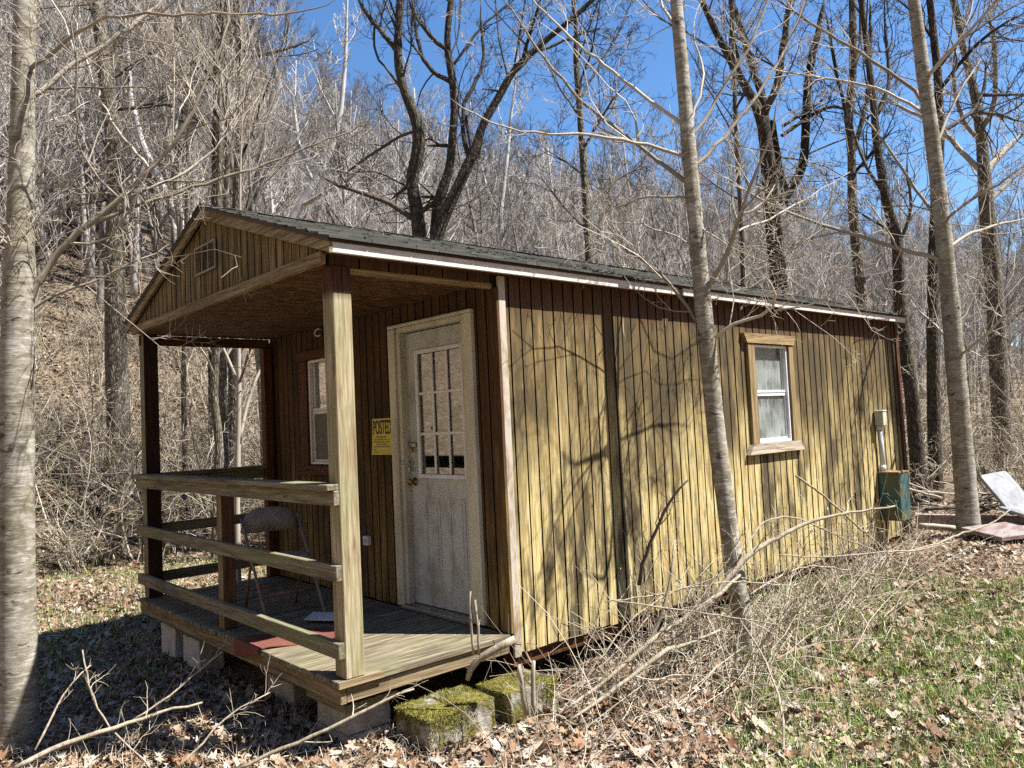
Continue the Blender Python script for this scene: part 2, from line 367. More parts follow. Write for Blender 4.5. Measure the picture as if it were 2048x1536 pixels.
class Tubes:
    """collects tubes; one mesh in the end"""
    def __init__(s): s.v = []; s.f = []
    def tube(s, P, R, sides=6, cap=True):
        P = np.asarray(P, float); n = len(P); R = np.broadcast_to(np.asarray(R, float), (n,))
        T = np.gradient(P, axis=0); T /= (np.linalg.norm(T, axis=1, keepdims=True)+1e-9)
        ref = np.array([0, 0, 1.0]) if abs(T[0][2]) < .8 else np.array([1.0, 0, 0])
        A = np.cross(T, ref); A /= (np.linalg.norm(A, axis=1, keepdims=True)+1e-9); B = np.cross(T, A)
        ang = np.arange(sides)*2*math.pi/sides
        ring = P[:, None, :]+R[:, None, None]*(np.cos(ang)[None, :, None]*A[:, None, :]+np.sin(ang)[None, :, None]*B[:, None, :])
        b = len(s.v); s.v.extend(map(tuple, ring.reshape(-1, 3)))
        for i in range(n-1):
            o = b+i*sides
            for k in range(sides):
                k2 = (k+1) % sides; s.f.append((o+k, o+k2, o+sides+k2, o+sides+k))
        if cap and sides > 3:
            s.f.append(tuple(b+k for k in range(sides))[::-1]); s.f.append(tuple(b+(n-1)*sides+k for k in range(sides)))
    def tri(s, a, b, c):
        i = len(s.v); s.v += [tuple(a), tuple(b), tuple(c)]; s.f.append((i, i+1, i+2))
    def mesh(s, name):
        me = bpy.data.meshes.new(name); me.from_pydata(s.v, [], s.f); me.update(); return me
    def build(s, name, mat, parent=None, smooth=True):
        return finish(s.mesh(name), name, mat, parent, smooth)

# ------------------------------------------------------------------ ground and hill
def sstep(a, b, x):
    t = np.clip((x-a)/(b-a), 0, 1); return t*t*(3-2*t)
AZ = np.radians([-180, -140, -100, -60, -30, 0, 15, 22, 35, 48, 60, 73, 82, 110, 150, 180])  # the slopes behind the camera are unseen, raised to cut sky fill
CREST = np.array([44, 46, 46, 40, 26, 12, 12, 14, 24, 30, 33, 38, 40, 42, 44, 44.])      # crest height
DIST = np.array([84, 84, 86, 95, 130, 165, 175, 165, 140, 125, 112, 100, 96, 92, 86, 84.])
FOOT = np.array([16, 18, 20, 24, 36, 46, 44, 38, 26, 19, 15, 13.5, 13, 13, 14, 16.])
def ground_z(x, y):
    x = np.asarray(x, float); y = np.asarray(y, float)
    z = -.42+.22*sstep(0, 8, x)*sstep(4, -1, y)-.09*sstep(-.3, 2.5, y)*sstep(2, -2, x)+.10*sstep(-1.2, -4, y)
    z = z+.025*np.sin(x*1.9+y*.7)*np.cos(y*1.6-x*.4)*sstep(.2, 1.5, np.hypot(x-3, y-1.7)-3)
    dx, dy = x-CAM[0], y-CAM[1]; d = np.hypot(dx, dy); az = np.arctan2(dy, dx)
    h = np.interp(az, AZ, CREST); D = np.interp(az, AZ, DIST); f0 = np.interp(az, AZ, FOOT)
    t = np.clip((d-f0)/(D-f0), 0, 1); rise = h*(t**1.08)
    rise = rise*(1+.05*np.sin(d*.12+az*9))+np.where(t > 0, .35*np.sin(x*.5)*np.sin(y*.43)*np.clip(t*8, 0, 1), 0)
    return z+np.maximum(rise, 0)
def build_ground():
    rad = np.concatenate([np.linspace(0, 14, 110)[1:], 14*1.045**np.arange(1, 62), [260, 400, 900]])
    ang = np.linspace(0, 2*math.pi, 361)[:-1]
    RR, AA = np.meshgrid(rad, ang, indexing='ij'); X = CAM[0]+RR*np.cos(AA); Y = CAM[1]+RR*np.sin(AA)
    Z = ground_z(X, Y); rs = np.random.RandomState(3); Z += rs.normal(0, .007, Z.shape)*(RR < 16)
    V = [(CAM[0], CAM[1], float(ground_z(CAM[0], CAM[1])))]+list(zip(X.ravel(), Y.ravel(), Z.ravel())); n = len(ang)
    F = [(0, 1+k, 1+(k+1) % n) for k in range(n)]
    for i in range(len(rad)-1):
        a = 1+i*n
        F += [(a+k, a+n+k, a+n+(k+1) % n, a+(k+1) % n) for k in range(n)]
    me = bpy.data.meshes.new('ground'); me.from_pydata(V, [], F); me.update()
    o = finish(me, 'ground', MT['ground'], None, True); meta(o, kind='structure'); return o
build_ground()
def gz(x, y): return float(ground_z(x, y))
#SECTION_CABIN
# ------------------------------------------------------------------ the cabin
P, W, L = 1.26, 3.47, 6.32
ZB = -.14
cabin = thing('cabin', (0, 0, 0), 'small brown wooden cabin with front porch, stained vertical siding and shingled gable roof', 'cabin')
def roof_top(y):
    yy = y if y < W/2 else W-y
    return 2.427+.332*(yy+.13)

def siding(name, axis, sgn, off, u0, u1, z0, ztop, mat, spacing, holes=(), depth=.012, gw=.013, seed=1, extra=()):
    """axis 1: wall in plane y=off running along x; axis 0: wall in plane x=off running along y. sgn: outward direction"""
    rnd = random.Random(seed); bm = bmesh.new(); u = u0; cuts = [u0]; k = 0
    while u < u1-.03:
        u += spacing(u); cuts.append(min(u, u1)); k += 1
    if cuts[-1] < u1: cuts.append(u1)
    def slab(a, b, zz0, zt0, zt1, d0, d1):
        pa = [(a, zz0), (b, zz0), (b, zt1), (a, zt0)]
        def PP(p, t): return (p[0], off+sgn*t, p[1]) if axis == 1 else (off+sgn*t, p[0], p[1])
        v0 = [bm.verts.new(PP(p, d0)) for p in pa]; v1 = [bm.verts.new(PP(p, d1)) for p in pa]
        bm.faces.new(v0); bm.faces.new(v1)
        for i in range(4): bm.faces.new((v0[i], v0[(i+1) % 4], v1[(i+1) % 4], v1[i]))
    def column(a, b, d0, d1, zl=z0):
        pieces = [a]+sorted([h for H in holes for h in (H[0], H[1]) if a < h < b])+[b]
        for p, q in zip(pieces[:-1], pieces[1:]):
            m = (p+q)/2; segs = [(zl, None)]
            for H in holes:
                if H[0] <= m <= H[1]:
                    segs = [(zl, H[2]), (H[3], None)]
            for s0, s1 in segs:
                t0 = ztop(p) if s1 is None else s1; t1 = ztop(q) if s1 is None else s1
                if max(t0, t1)-s0 > .005: slab(p, q, s0, max(t0, s0+.002), max(t1, s0+.002), d0, d1)
    gw0 = gw
    for a, b in zip(cuts[:-1], cuts[1:]):
        gw = gw0+(.0016*a if axis == 1 else 0)
        column(a+gw/2, b-gw/2, -depth, rnd.uniform(-.0012, .0012), z0+rnd.uniform(-.006, .004))
        column(a-gw/2 if a > u0 else a, b-gw/2 if b < u1 else b, -.03, -depth-.001, z0+.004)
    bmesh.ops.recalc_face_normals(bm, faces=bm.faces)
    for fc in bm.faces:
        d_ = sgn*((fc.calc_center_median()[1] if axis == 1 else fc.calc_center_median()[0])-off)
        if d_ < -depth*.45: fc.material_index = 1
    o = from_bm(bm, name, mat, cabin); o.data.materials.append(MT['groove']); return o
sp = lambda u: .1035+.0030*max(u, 0)
WX0, WX1, WZ0, WZ1 = 3.10, 3.70, 1.07, 1.99
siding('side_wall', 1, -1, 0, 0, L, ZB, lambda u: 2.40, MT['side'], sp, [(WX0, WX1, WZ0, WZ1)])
DY0, DY1, DZ1 = .30, 1.245, 2.12
FWY0, FWY1, FWZ0, FWZ1 = 2.08, 2.66, 1.08, 2.02
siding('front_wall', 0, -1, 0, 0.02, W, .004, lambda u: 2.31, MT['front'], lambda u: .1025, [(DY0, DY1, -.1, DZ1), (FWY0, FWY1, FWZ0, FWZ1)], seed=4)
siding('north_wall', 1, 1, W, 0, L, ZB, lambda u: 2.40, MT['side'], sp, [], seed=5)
siding('rear_wall', 0, 1, L, 0, W, ZB, lambda u: roof_top(u)-.06, MT['side'], lambda u: .11, [], seed=6)
siding('gable_siding', 0, -1, -P+.008, 0.0, W, 2.36, lambda u: roof_top(u)-.075, MT['gable'], lambda u: .1045, [], seed=7)
siding('porch_side_siding', 1, -1, .018, -P+.03, -.002, 2.295, lambda u: 2.40, MT['front'], lambda u: .2, [], seed=8)
# floor, base skids
box('floor_frame', [(.02, L-.02, .04, W-.04, -.13, -.02)], MT['red_x'], cabin)
box('skid', (.03, L-.05, .035, .13, -.235, -.132), MT['red_x'], cabin)
box('skid', (.03, L-.05, W-.13, W-.035, -.235, -.132), MT['red_x'], cabin)
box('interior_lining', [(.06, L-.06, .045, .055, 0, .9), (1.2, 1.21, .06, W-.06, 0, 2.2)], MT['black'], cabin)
# corner boards
def slim(name, b, mat, parent=cabin): return box(name, b, mat, parent, .002)
slim('corner_board', (-.004, .055, -.022, -.0015, -.155, 2.345), MT['corner'])
slim('corner_board', (-.024, -.0015, -.02, .065, .002, 2.27), MT['front'])
slim('corner_board', (L-.06, L+.004, -.022, -.0015, -.155, 2.345), MT['red_z'])
slim('corner_board', (L-.0015, L+.022, -.02, .07, -.155, 2.345), MT['red_z'])
slim('corner_board', (-.02, -.0015, W-.06, W+.02, .002, 2.27), MT['front'])
# roof deck + shingles
RX0, RX1 = -P-.035, L+.045
def roof():
    for side in (0, 1):
        bm = bmesh.new()
        def Y(y): return y if side == 0 else W-y
        ye, yr = -.118, W/2
        t = lambda y, o: (Y(y), roof_top(y if y < W/2 else W-y)-o)
        prism(bm, [t(ye, .012), (W/2, roof_top(W/2)-.012), (W/2, roof_top(W/2)-.03), t(ye, .03)], 0, RX0, RX1)
        from_bm(bm, 'roof_deck', MT['drip'], cabin)
    for side in (0, 1):
        rnd = random.Random(21+side); bm = bmesh.new(); n = 15; ye, yr = -.135, W/2+.005
        for r in range(n):
            a = ye+(yr-ye)*r/n; b = min(a+(yr-ye)/n+.05, yr); x = RX0-.012-rnd.uniform(0, .15)
            while x < RX1+.012:
                w = rnd.choice((.12, .17, .22, .3)); x0 = max(x, RX0-.012); x1 = min(x+w-.004, RX1+.012)
                if x1-x0 > .01:
                    aa = a-(rnd.choice((0, 0, .012, .02)) if r else .004); th = rnd.uniform(.007, .013)+rnd.choice((0, 0, .004))
                    za, zb = roof_top(aa)-.004, roof_top(b)-.008
                    pts = [(x0, aa, za-.003), (x1, aa, za-.003), (x1, b, zb-.006), (x0, b, zb-.006), (x0, aa, za+th), (x1, aa, za+th+rnd.uniform(-.002, .002)), (x1, b, zb), (x0, b, zb)]
                    vs = [bm.verts.new((p[0], p[1] if side == 0 else W-p[1], p[2])) for p in pts]
                    for f in ((3, 2, 1, 0), (4, 5, 6, 7), (0, 1, 5, 4), (2, 3, 7, 6), (0, 4, 7, 3), (1, 2, 6, 5)): bm.faces.new([vs[i] for i in f])
                x += w
        if side == 0:
            x = RX0-.012
            while x < RX1:          # ridge caps
                x1 = min(x+.2, RX1+.012); zt = roof_top(W/2)
                for s_ in (-1, 1):
                    vs = [bm.verts.new(p) for p in ((x, W/2, zt+.014), (x1, W/2, zt+.008), (x1, W/2+s_*.14, zt-.046+.008), (x, W/2+s_*.14, zt-.046+.014))]
                    bm.faces.new(vs)
                    vs2 = [bm.verts.new(p) for p in ((x, W/2, zt+.014), (x, W/2+s_*.14, zt-.032), (x, W/2+s_*.14, zt-.045), (x, W/2, zt+.001))]
                    bm.faces.new(vs2)
                x += .195
        bmesh.ops.recalc_face_normals(bm, faces=bm.faces)
        from_bm(bm, 'shingles', MT['shingle'], cabin)
roof()
# fascias (two lengths with a gap, as weathered) and drip edge
fas = box('fascia', [(RX0+.006, 1.855, -.112, -.094, 2.343, 2.404)], MT['fascia'], cabin)
box('fascia', [(1.93, RX1-.01, -.112, -.094, 2.343, 2.404)], MT['fascia'], cabin)
box('fascia', [(RX0+.006, RX1, W+.094, W+.112, 2.343, 2.404)], MT['fascia'], cabin)
box('sub_fascia', [(RX0+.02, RX1-.02, -.093, -.06, 2.35, 2.40)], MT['grey_x'], cabin)
box('soffit', [(RX0+.02, RX1-.02, -.092, -.001, 2.352, 2.360), (RX0+.02, RX1-.02, W+.001, W+.092, 2.352, 2.360)], MT['red_x'], cabin)
# rake boards on the front gable and the rear
for side in (0, 1):
    for (xa, xb) in ((RX0, RX0+.022), (RX1-.022, RX1)):
        bm = bmesh.new(); m = W/2
        ys = (-.114, m-.0015) if side == 0 else (m+.0015, W+.114)
        za, zb = roof_top(ys[0]), roof_top(ys[1])
        prism(bm, [(ys[0], za-.092), (ys[1], zb-.105), (ys[1], zb-.031), (ys[0], za-.031)], 0, xa, xb)
        from_bm(bm, 'rake_board', MT['pine_y'] if xa < 0 else MT['grey_y'], cabin)
    bm = bmesh.new()
    ys = (-.12, W/2) if side == 0 else (W/2, W+.12)
    prism(bm, [(ys[0], roof_top(ys[0])-.030), (ys[1], roof_top(ys[1])-.030), (ys[1], roof_top(ys[1])-.002), (ys[0], roof_top(ys[0])-.002)], 0, RX0-.008, RX0-.0005)
    from_bm(bm, 'drip_edge', MT['drip'], cabin)
# louvre vent
vent = box('gable_vent', [(-P-.012, -P-.001, 1.55, 1.565, 2.56, 2.77), (-P-.012, -P-.001, 1.93, 1.945, 2.56, 2.77), (-P-.012, -P-.001, 1.565, 1.93, 2.56, 2.575), (-P-.012, -P-.001, 1.565, 1.93, 2.755, 2.77),
     (-P-.011, -P-.001, 1.683, 1.693, 2.575, 2.755), (-P-.011, -P-.001, 1.803, 1.813, 2.575, 2.755)], MT['vent'], cabin, .001)
bm = bmesh.new()
for k in range(13):
    z = 2.58+k*.0135
    vs = [bm.verts.new(p) for p in ((-P-.010, 1.565, z), (-P-.010, 1.93, z), (-P-.001, 1.93, z+.008), (-P-.001, 1.565, z+.008))]; bm.faces.new(vs)
from_bm(bm, 'louvre', MT['vent'], vent)
# porch frame
box('porch_beam', (-P-.03, -P+.006, .0, W-.0, 2.302, 2.372), MT['pine_y'], cabin, .004)
box('porch_beam', (-P+.03, -.03, W-.06, W-.02, 2.21, 2.297), MT['red_x'], cabin)
box('porch_beam', (-P+.125, -.03, .015, .05, 2.262, 2.297), MT['trimwood_x'], cabin)
box('porch_ceiling', (-P+.007, -.031, .0505, W-.061, 2.30, 2.312), MT['osb'], cabin, 0)
box('porch_post', (-P+.04, -P+.16, 0.0, .12, .002, 2.30), MT['post'], cabin, .005)
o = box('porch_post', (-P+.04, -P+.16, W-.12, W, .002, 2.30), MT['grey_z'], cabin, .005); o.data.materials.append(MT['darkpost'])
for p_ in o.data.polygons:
    if p_.normal.y < -.5: p_.material_index = 1      # inner face: red-brown stain, painted darker for the porch shade
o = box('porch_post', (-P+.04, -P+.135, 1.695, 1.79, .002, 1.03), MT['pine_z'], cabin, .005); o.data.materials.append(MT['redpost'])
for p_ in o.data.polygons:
    if p_.normal.y < -.5: p_.material_index = 1  # porch shade painted on the middle post's inner face
box('porch_post', (-.11, -.03, W-.1, W-.01, .002, 2.21), MT['red_z'], cabin, .004)
# deck
bm = bmesh.new(); rnd = random.Random(5); y = -.012; k = 0
while y < W-.02:
    w = .139; bbox(bm, -P-.012+rnd.uniform(-.006, .006), -.0235, y, min(y+w, W), -.037+rnd.uniform(-.002, .002), rnd.uniform(-.003, 0), bev=.003); y += w+.006
from_bm(bm, 'deck_boards', MT['deckx'], cabin)
box('deck_rim', (-P+.004, -P+.042, .006, W-.005, -.128, -.0385), MT['pine_y'], cabin, .004)
box('deck_rim', (-P+.043, -.025, .008, .045, -.125, -.0395), MT['pine_x'], cabin, .004)
box('deck_rim', (-P+.043, -.025, W-.05, W-.01, -.125, -.0395), MT['pine_x'], cabin, .004)
box('deck_rim_cap', (-P-.018, -.99, -.022, -.0135, -.033, .004), MT['pine_x'], cabin, .002)
# railing
rail = thing('porch_rail', (-P, W/2, 0), None, None); rail.parent = cabin
del_ = None
box('rail_cap', (-P-.035, -P+.0385, .004, W+.07, 1.038, 1.072), MT['grey_y'], rail, .004)
box('rail_cap', (-P+.0386, -P+.085, .122, W-.122, 1.038, 1.072), MT['grey_y'], rail, .002)
box('rail_board', (-P+.002, -P+.0385, .002, W+.055, .952, 1.036), MT['grey_y'], rail, .004)
box('rail_board', (-P+.000, -P+.0385, -.0+.0, W+.06, .538, .626), MT['grey_y'], rail, .004)
box('rail_board', (-P-.001, -P+.0385, -.0+.0, W+.05, .116, .205), MT['grey_y'], rail, .004)
rail2 = thing('porch_rail', (-P/2, W, 0), None, None); rail2.parent = cabin
box('rail_cap', (-P+.165, -.03, W-.085, W+.03, 1.038, 1.072), MT['grey_x'], rail2, .004)
box('rail_board', (-P+.165, -.115, W-.05, W-.012, .952, 1.036), MT['grey_x'], rail2, .004)
box('rail_board', (-P+.165, -.115, W-.05, W-.012, .538, .626), MT['grey_x'], rail2, .004)
box('rail_board', (-P+.165, -.115, W-.05, W-.012, .116, .205), MT['grey_x'], rail2, .004)
# porch door
door = thing('porch_door', (0, (DY0+DY1)/2, 0), None, None); door.parent = cabin
cs = [(-.034, .07, DY0-.045, DY0+.055, .012, 2.14), (-.034, .07, DY1-.04, DY1+.048, .012, 2.14)]
box('door_casing', cs[0], MT['casing'], door, .006); box('door_casing', cs[1], MT['casing'], door, .006)
box('door_casing', (-.036, .07, DY0-.045, DY1+.048, 2.1405, 2.195 if 0 else 2.165), MT['casing'], door, .006)
box('door_casing', [(-.012, .07, DY0+.056, DY0+.098, .03, 2.1), (-.012, .07, DY1-.083, DY1-.041, .03, 2.1), (-.012, .07, DY0+.056, DY1-.041, 2.1005, 2.14)], MT['casing'], door, .004)
box('threshold', (-.065, .05, DY0+.056, DY1-.041, .004, .03), MT['steel'], door, .004)
leaf = thing('door_leaf', (.05, .80, 0), None, None); leaf.parent = door
ly0, ly1 = .403, 1.157
LY0, LY1, LZ0, LZ1 = .47, 1.01, 1.01, 1.925
box('door_panel', [(.05, .09, ly0, LY0, .035, 2.092), (.05, .09, LY1, ly1, .035, 2.092), (.05, .09, LY0, LY1, .035, LZ0), (.05, .09, LY0, LY1, LZ1, 2.092)], MT['door'], leaf, 0)
bm = bmesh.new()
for (a, b) in ((.50, .68), (.80, .98)):
    for q in ((a, a+.012, .30, .84), (b-.012, b, .30, .84), (a+.012, b-.012, .30, .312), (a+.012, b-.012, .828, .84)):
        bbox(bm, .045, .0495, *q, bev=.0015)
    bbox(bm, .0465, .0495, a+.035, b-.035, .335, .805, bev=.002)
from_bm(bm, 'door_moulding', MT['door'], leaf)
bm = bmesh.new(); f = .028
for q in ((LY0-f, LY0+.004, LZ0-f, LZ1+f), (LY1-.004, LY1+f, LZ0-f, LZ1+f), (LY0+.004, LY1-.004, LZ0-f, LZ0+.004), (LY0+.004, LY1-.004, LZ1-.004, LZ1+f)):
    bbox(bm, .034, .0495, *q, bev=.004)
from_bm(bm, 'door_window_frame', MT['vinyl'], leaf)
bm = bmesh.new()
for k in (1, 2):
    y = LY0+(LY1-LY0)*k/3; bbox(bm, .043, .056, y-.01, y+.01, LZ0+.004, LZ1-.004, bev=.003)
    z = LZ0+(LZ1-LZ0)*k/3; bbox(bm, .045, .0555, LY0+.004, LY1-.004, z-.0105, z+.0105, bev=.003)
from_bm(bm, 'muntin', MT['vinyl'], leaf)
box('door_glass', (.058, .062, LY0, LY1, LZ0, LZ1), MT['glassd'], leaf, 0)
# crumpled curtain behind the door glass, open gap near the bottom
def crumple(name, x, y0, y1, z0, z1, mat, parent, amp=.012, seed=0, n=40):
    rs = np.random.RandomState(seed); bm = bmesh.new(); N, K = n, n; g = {}
    ph = rs.uniform(0, 6.28, 8)
    for i in range(N+1):
        for j in range(K+1):
            u, v = i/N, j/K
            d = amp*(math.sin(u*31+ph[0]+2.5*math.sin(v*5+ph[1]))+.6*math.sin(v*23+u*9+ph[2])+.5*rs.normal())
            g[i, j] = bm.verts.new((x+d, y0+(y1-y0)*u, z0+(z1-z0)*v))
    for i in range(N):
        for j in range(K): bm.faces.new((g[i, j], g[i+1, j], g[i+1, j+1], g[i, j+1]))
    return from_bm(bm, name, mat, parent)
crumple('curtain', .10, LY0-.02, LY1+.02, 1.17, LZ1+.03, MT['curtain'], leaf, .006, 2, 60)
crumple('curtain', .10, LY0-.02, LY1+.02, LZ0-.02, 1.085, MT['curtain'], leaf, .006, 3, 40)
st = box('window_sticker', (.0565, .0575, .865, .935, 1.34, 1.375), MT['white'], leaf, 0)
box('sticker_mark', [(.0555, .0562, .868, .885, 1.345, 1.37), (.0555, .0562, .893, .928, 1.365, 1.368), (.0555, .0562, .893, .928, 1.350, 1.353)], mat_plain('sticker_blue', (.05, .07, .16), .5), st, 0)
# locks
bm = bmesh.new(); bbox(bm, -.005, -.0005, -.04, .04, -.016, .016, bev=.002)
h = box('hasp', [(.03, .048, 1.06, 1.19, 1.215, 1.255)], MT['steel'], door, .004)
bm.free()
t = Tubes(); t.tube([(.026, 1.085, 1.25), (.012, 1.085, 1.255), (.008, 1.085, 1.235), (.012, 1.085, 1.215), (.028, 1.085, 1.215)], .006, 8); t.build('shackle', MT['steel'], h)
box('lock_body', (.002, .024, 1.068, 1.102, 1.178, 1.213), MT['brass'], h, .004)
h2 = box('hasp', [(.036, .048, 1.115, 1.148, 1.085, 1.12), (-.018, -.012, 1.155, 1.2, 1.085, 1.12)], MT['steel'], door, .003)
t = Tubes(); t.tube([(.03, 1.125, 1.105), (.012, 1.125, 1.11), (.008, 1.125, 1.09), (.012, 1.125, 1.07), (.028, 1.125, 1.07)], .005, 8); t.build('shackle', MT['steel'], h2)
box('lock_body', (.004, .024, 1.11, 1.142, 1.03, 1.068), MT['steel'], h2, .004)
def lathe(name, prof, axis_o, mat, parent, sides=20, ax=0):
    bm = bmesh.new(); rings = []
    for (d, r) in prof:
        ring = []
        for k in range(sides):
            a = 2*math.pi*k/sides; c, s = math.cos(a)*r, math.sin(a)*r
            p = [axis_o[0], axis_o[1], axis_o[2]]
            if ax == 0: p = (p[0]+d, p[1]+c, p[2]+s)
            elif ax == 1: p = (p[0]+c, p[1]+d, p[2]+s)
            else: p = (p[0]+c, p[1]+s, p[2]+d)
            ring.append(bm.verts.new(p))
        rings.append(ring)
    for a, b in zip(rings[:-1], rings[1:]):
        for k in range(sides): bm.faces.new((a[k], a[(k+1) % sides], b[(k+1) % sides], b[k]))
    bm.faces.new(rings[0]); bm.faces.new(rings[-1])
    bmesh.ops.recalc_face_normals(bm, faces=bm.faces)
    return from_bm(bm, name, mat, parent, True)
lathe('door_knob', [(0, .03), (-.008, .032), (-.012, .013), (-.034, .012), (-.042, .024), (-.056, .028), (-.066, .022), (-.07, .006)], (.0495, 1.10, .955), MT['brass'], leaf)
# windows
def window(axis, u0, u1, z0, z1, off, trim_dir, fac_glass, trims, lace, seed):
    """axis 1: in the side wall (facing -y); axis 0: in the front wall (facing -x)"""
    w = thing('window', (u0, 0, z0) if axis == 1 else (0, u0, z0), None, None); w.parent = cabin
    def B(name, q, mat, par=w, bev=.003):
        out = []
        for (a, b, d0, d1, c, e) in q:
            out.append((a, b, -d1, -d0, c, e) if axis == 1 else (-d1, -d0, a, b, c, e))
        return box(name, out, mat, par, bev)
    f = .022
    B('window_frame', [(u0, u0+f, -.05, .012, z0, z1), (u1-f, u1, -.05, .012, z0, z1), (u0+f, u1-f, -.05, .012, z1-f, z1), (u0+f, u1-f, -.05, .014, z0, z0+f)], MT['vinyl'])
    zm = (z0+z1)/2+.01
    B('sash', [(u0+f, u0+f+.018, -.035, -.012, z0+f, zm), (u1-f-.018, u1-f, -.035, -.012, z0+f, zm), (u0+f+.018, u1-f-.018, -.035, -.01, zm-.03, zm), (u0+f+.018, u1-f-.018, -.035, -.01, z0+f, z0+f+.02)], MT['vinyl'])
    B('sash', [(u0+f, u0+f+.018, -.045, -.03, zm, z1-f), (u1-f-.018, u1-f, -.045, -.03, zm, z1-f), (u0+f+.018, u1-f-.018, -.045, -.004, zm+.0005, zm+.024)], MT['vinyl'])
    B('glass', [(u0+f, u1-f, -.040, -.037, zm, z1-f), (u0+f, u1-f, -.029, -.027, z0+f, zm)], fac_glass, w, 0)
    return w, B
w, B = window(1, WX0, WX1, WZ0, WZ1, 0, 0, MT['glasss'], None, None, 1)
bm = bmesh.new(); prism(bm, [(2.908, 2.088), (3.835, 2.088), (3.79, 2.0), (2.957, 2.0)], 1, -.045, -.0035); from_bm(bm, 'head_trim', MT['trimwood_x'], w)
bm = bmesh.new(); prism(bm, [(2.955, 1.068), (3.80, 1.068), (3.868, .978), (2.89, .978)], 1, -.05, -.0035); from_bm(bm, 'sill_trim', MT['silver_x'], w)
B('side_trim', [(2.98, 3.093, .0035, .034, 1.07, 1.998)], MT['trimwood']); B('side_trim', [(3.707, 3.79, .0035, .034, 1.07, 1.998)], MT['trimwood'])
bm = bmesh.new()
K = 60; g = [[bm.verts.new((WX0-.02+(WX1-WX0+.04)*i/K, .075+.008*math.sin(i*.9), z)) for z in (WZ0-.02, WZ1-.05)] for i in range(K+1)]
for i in range(K): bm.faces.new((g[i][0], g[i+1][0], g[i+1][1], g[i][1]))
from_bm(bm, 'curtain', MT['lace'], w)
w, B = window(0, FWY0, FWY1, FWZ0, FWZ1, 0, 0, MT['glassf'], None, None, 2)
bm = bmesh.new(); prism(bm, [(1.88, 2.105), (2.86, 2.105), (2.81, 2.022), (1.93, 2.022)], 0, -.04, -.0035); from_bm(bm, 'head_trim', MT['red_y'], w)
bm = bmesh.new(); prism(bm, [(1.93, 1.07), (2.81, 1.07), (2.85, .99), (1.89, .99)], 0, -.042, -.0035); from_bm(bm, 'sill_trim', MT['red_y'], w)
B('side_trim', [(2.668, 2.79, .0035, .032, 1.073, 2.02)], MT['red_z']); B('side_trim', [(1.95, 2.072, .0035, .032, 1.073, 2.02)], MT['red_z'])
B('screen', [(FWY0+.022, FWY1-.022, -.026, -.024, FWZ0+.02, 1.53)], MT['screen'], w, 0)
box('curtain', (.13, .135, FWY0-.02, FWY1+.02, FWZ0-.02, FWZ1+.02), MT['black'], w, 0)  # flat black sheet painted as the dark room behind the glass
# service gear bolted to the wall
pb = box('electric_box', [(5.54, 5.80, -.24, -.012, .09, .612)], MT['teal'], cabin, .008)
box('box_lid', [(5.533, 5.806, -.246, -.012, .613, .632)], MT['rusttop'], pb, .004)
box('box_seam', [(5.545, 5.795, -.2425, -.2405, .13, .135), (5.66, 5.675, -.2435, -.2405, .32, .36)], MT['steel'], pb, 0)
t = Tubes(); t.tube([(5.60, -.045, .632), (5.60, -.045, .9), (5.575, -.045, 1.14)], .027, 12); t.tube([(5.60, -.045, .633), (5.60, -.045, .70)], .036, 12); t.tube([(5.577, -.045, 1.10), (5.575, -.045, 1.145)], .036, 12)
t.build('conduit', MT['pvc'], cabin)
box('junction_box', [(5.545, 5.64, -.11, -.012, 1.145, 1.30), (5.54, 5.645, -.115, -.012, 1.301, 1.32)], MT['cover'], cabin, .006)
ob = box('outlet_box', [(-.045, -.0035, 1.685, 1.755, .43, .505)], MT['vinyl'], cabin, .005)
box('outlet_socket', [(-.049, -.0455, 1.70, 1.74, .45, .485)], MT['cover'], ob, .001)
t = Tubes(); t.tube([(-.002, 2.40, 2.28), (-.03, 2.405, 2.285), (-.05, 2.42, 2.27), (-.055, 2.43, 2.245), (-.045, 2.425, 2.225), (-.03, 2.40, 2.22), (-.02, 2.38, 2.232)], .0075, 8); t.build('porch_hook', MT['vinyl'], cabin)
# storage shadowed at the north rail: low box seen behind the chair
# ------------------------------------------------------------------ posted sign
sign = thing('posted_sign', (-.008, 1.45, 1.30), 'yellow POSTED private property sign tacked to the wall beside the door', 'sign')
bm = bmesh.new(); N = 10
g = {}
for i in range(N+1):
    for j in range(N+1):
        u, v = i/N, j/N; yy = 1.60-.283*u+(.012*(1-v)**2); zz = 1.163+.288*v
        g[i, j] = bm.verts.new((-.0065-.004*math.sin(v*3.1)*(.4+.6*u)-.010*(1-v)**3*(1-u), yy, zz))
for i in range(N):
    for j in range(N): bm.faces.new((g[i, j], g[i+1, j], g[i+1, j+1], g[i, j+1]))
from_bm(bm, 'sign_card', MT['yellow'], sign)
def text(body, name, w, h, yc, zc, x, mat, parent, off=0.0):
    cu = bpy.data.curves.new(name, 'FONT'); cu.body = body; cu.align_x = 'CENTER'; cu.align_y = 'CENTER'; cu.offset = off
    o = bpy.data.objects.new(name, cu); COL.objects.link(o)
    dg = bpy.context.evaluated_depsgraph_get(); me = bpy.data.meshes.new_from_object(o.evaluated_get(dg)); me.name = name
    bpy.data.objects.remove(o)
    co = np.array([v.co[:] for v in me.vertices]); mn, mx = co.min(0), co.max(0)
    for v in me.vertices:
        u = (v.co.x-(mn[0]+mx[0])/2)/(mx[0]-mn[0])*w; q = (v.co.y-(mn[1]+mx[1])/2)/(mx[1]-mn[1])*h
        v.co = (x, yc-u, zc+q)
    me.materials.clear(); return finish(me, name, mat, parent)
text('POSTED', 'lettering', .262, .113, 1.452, 1.382, -.0125, MT['ink'], sign, .008)
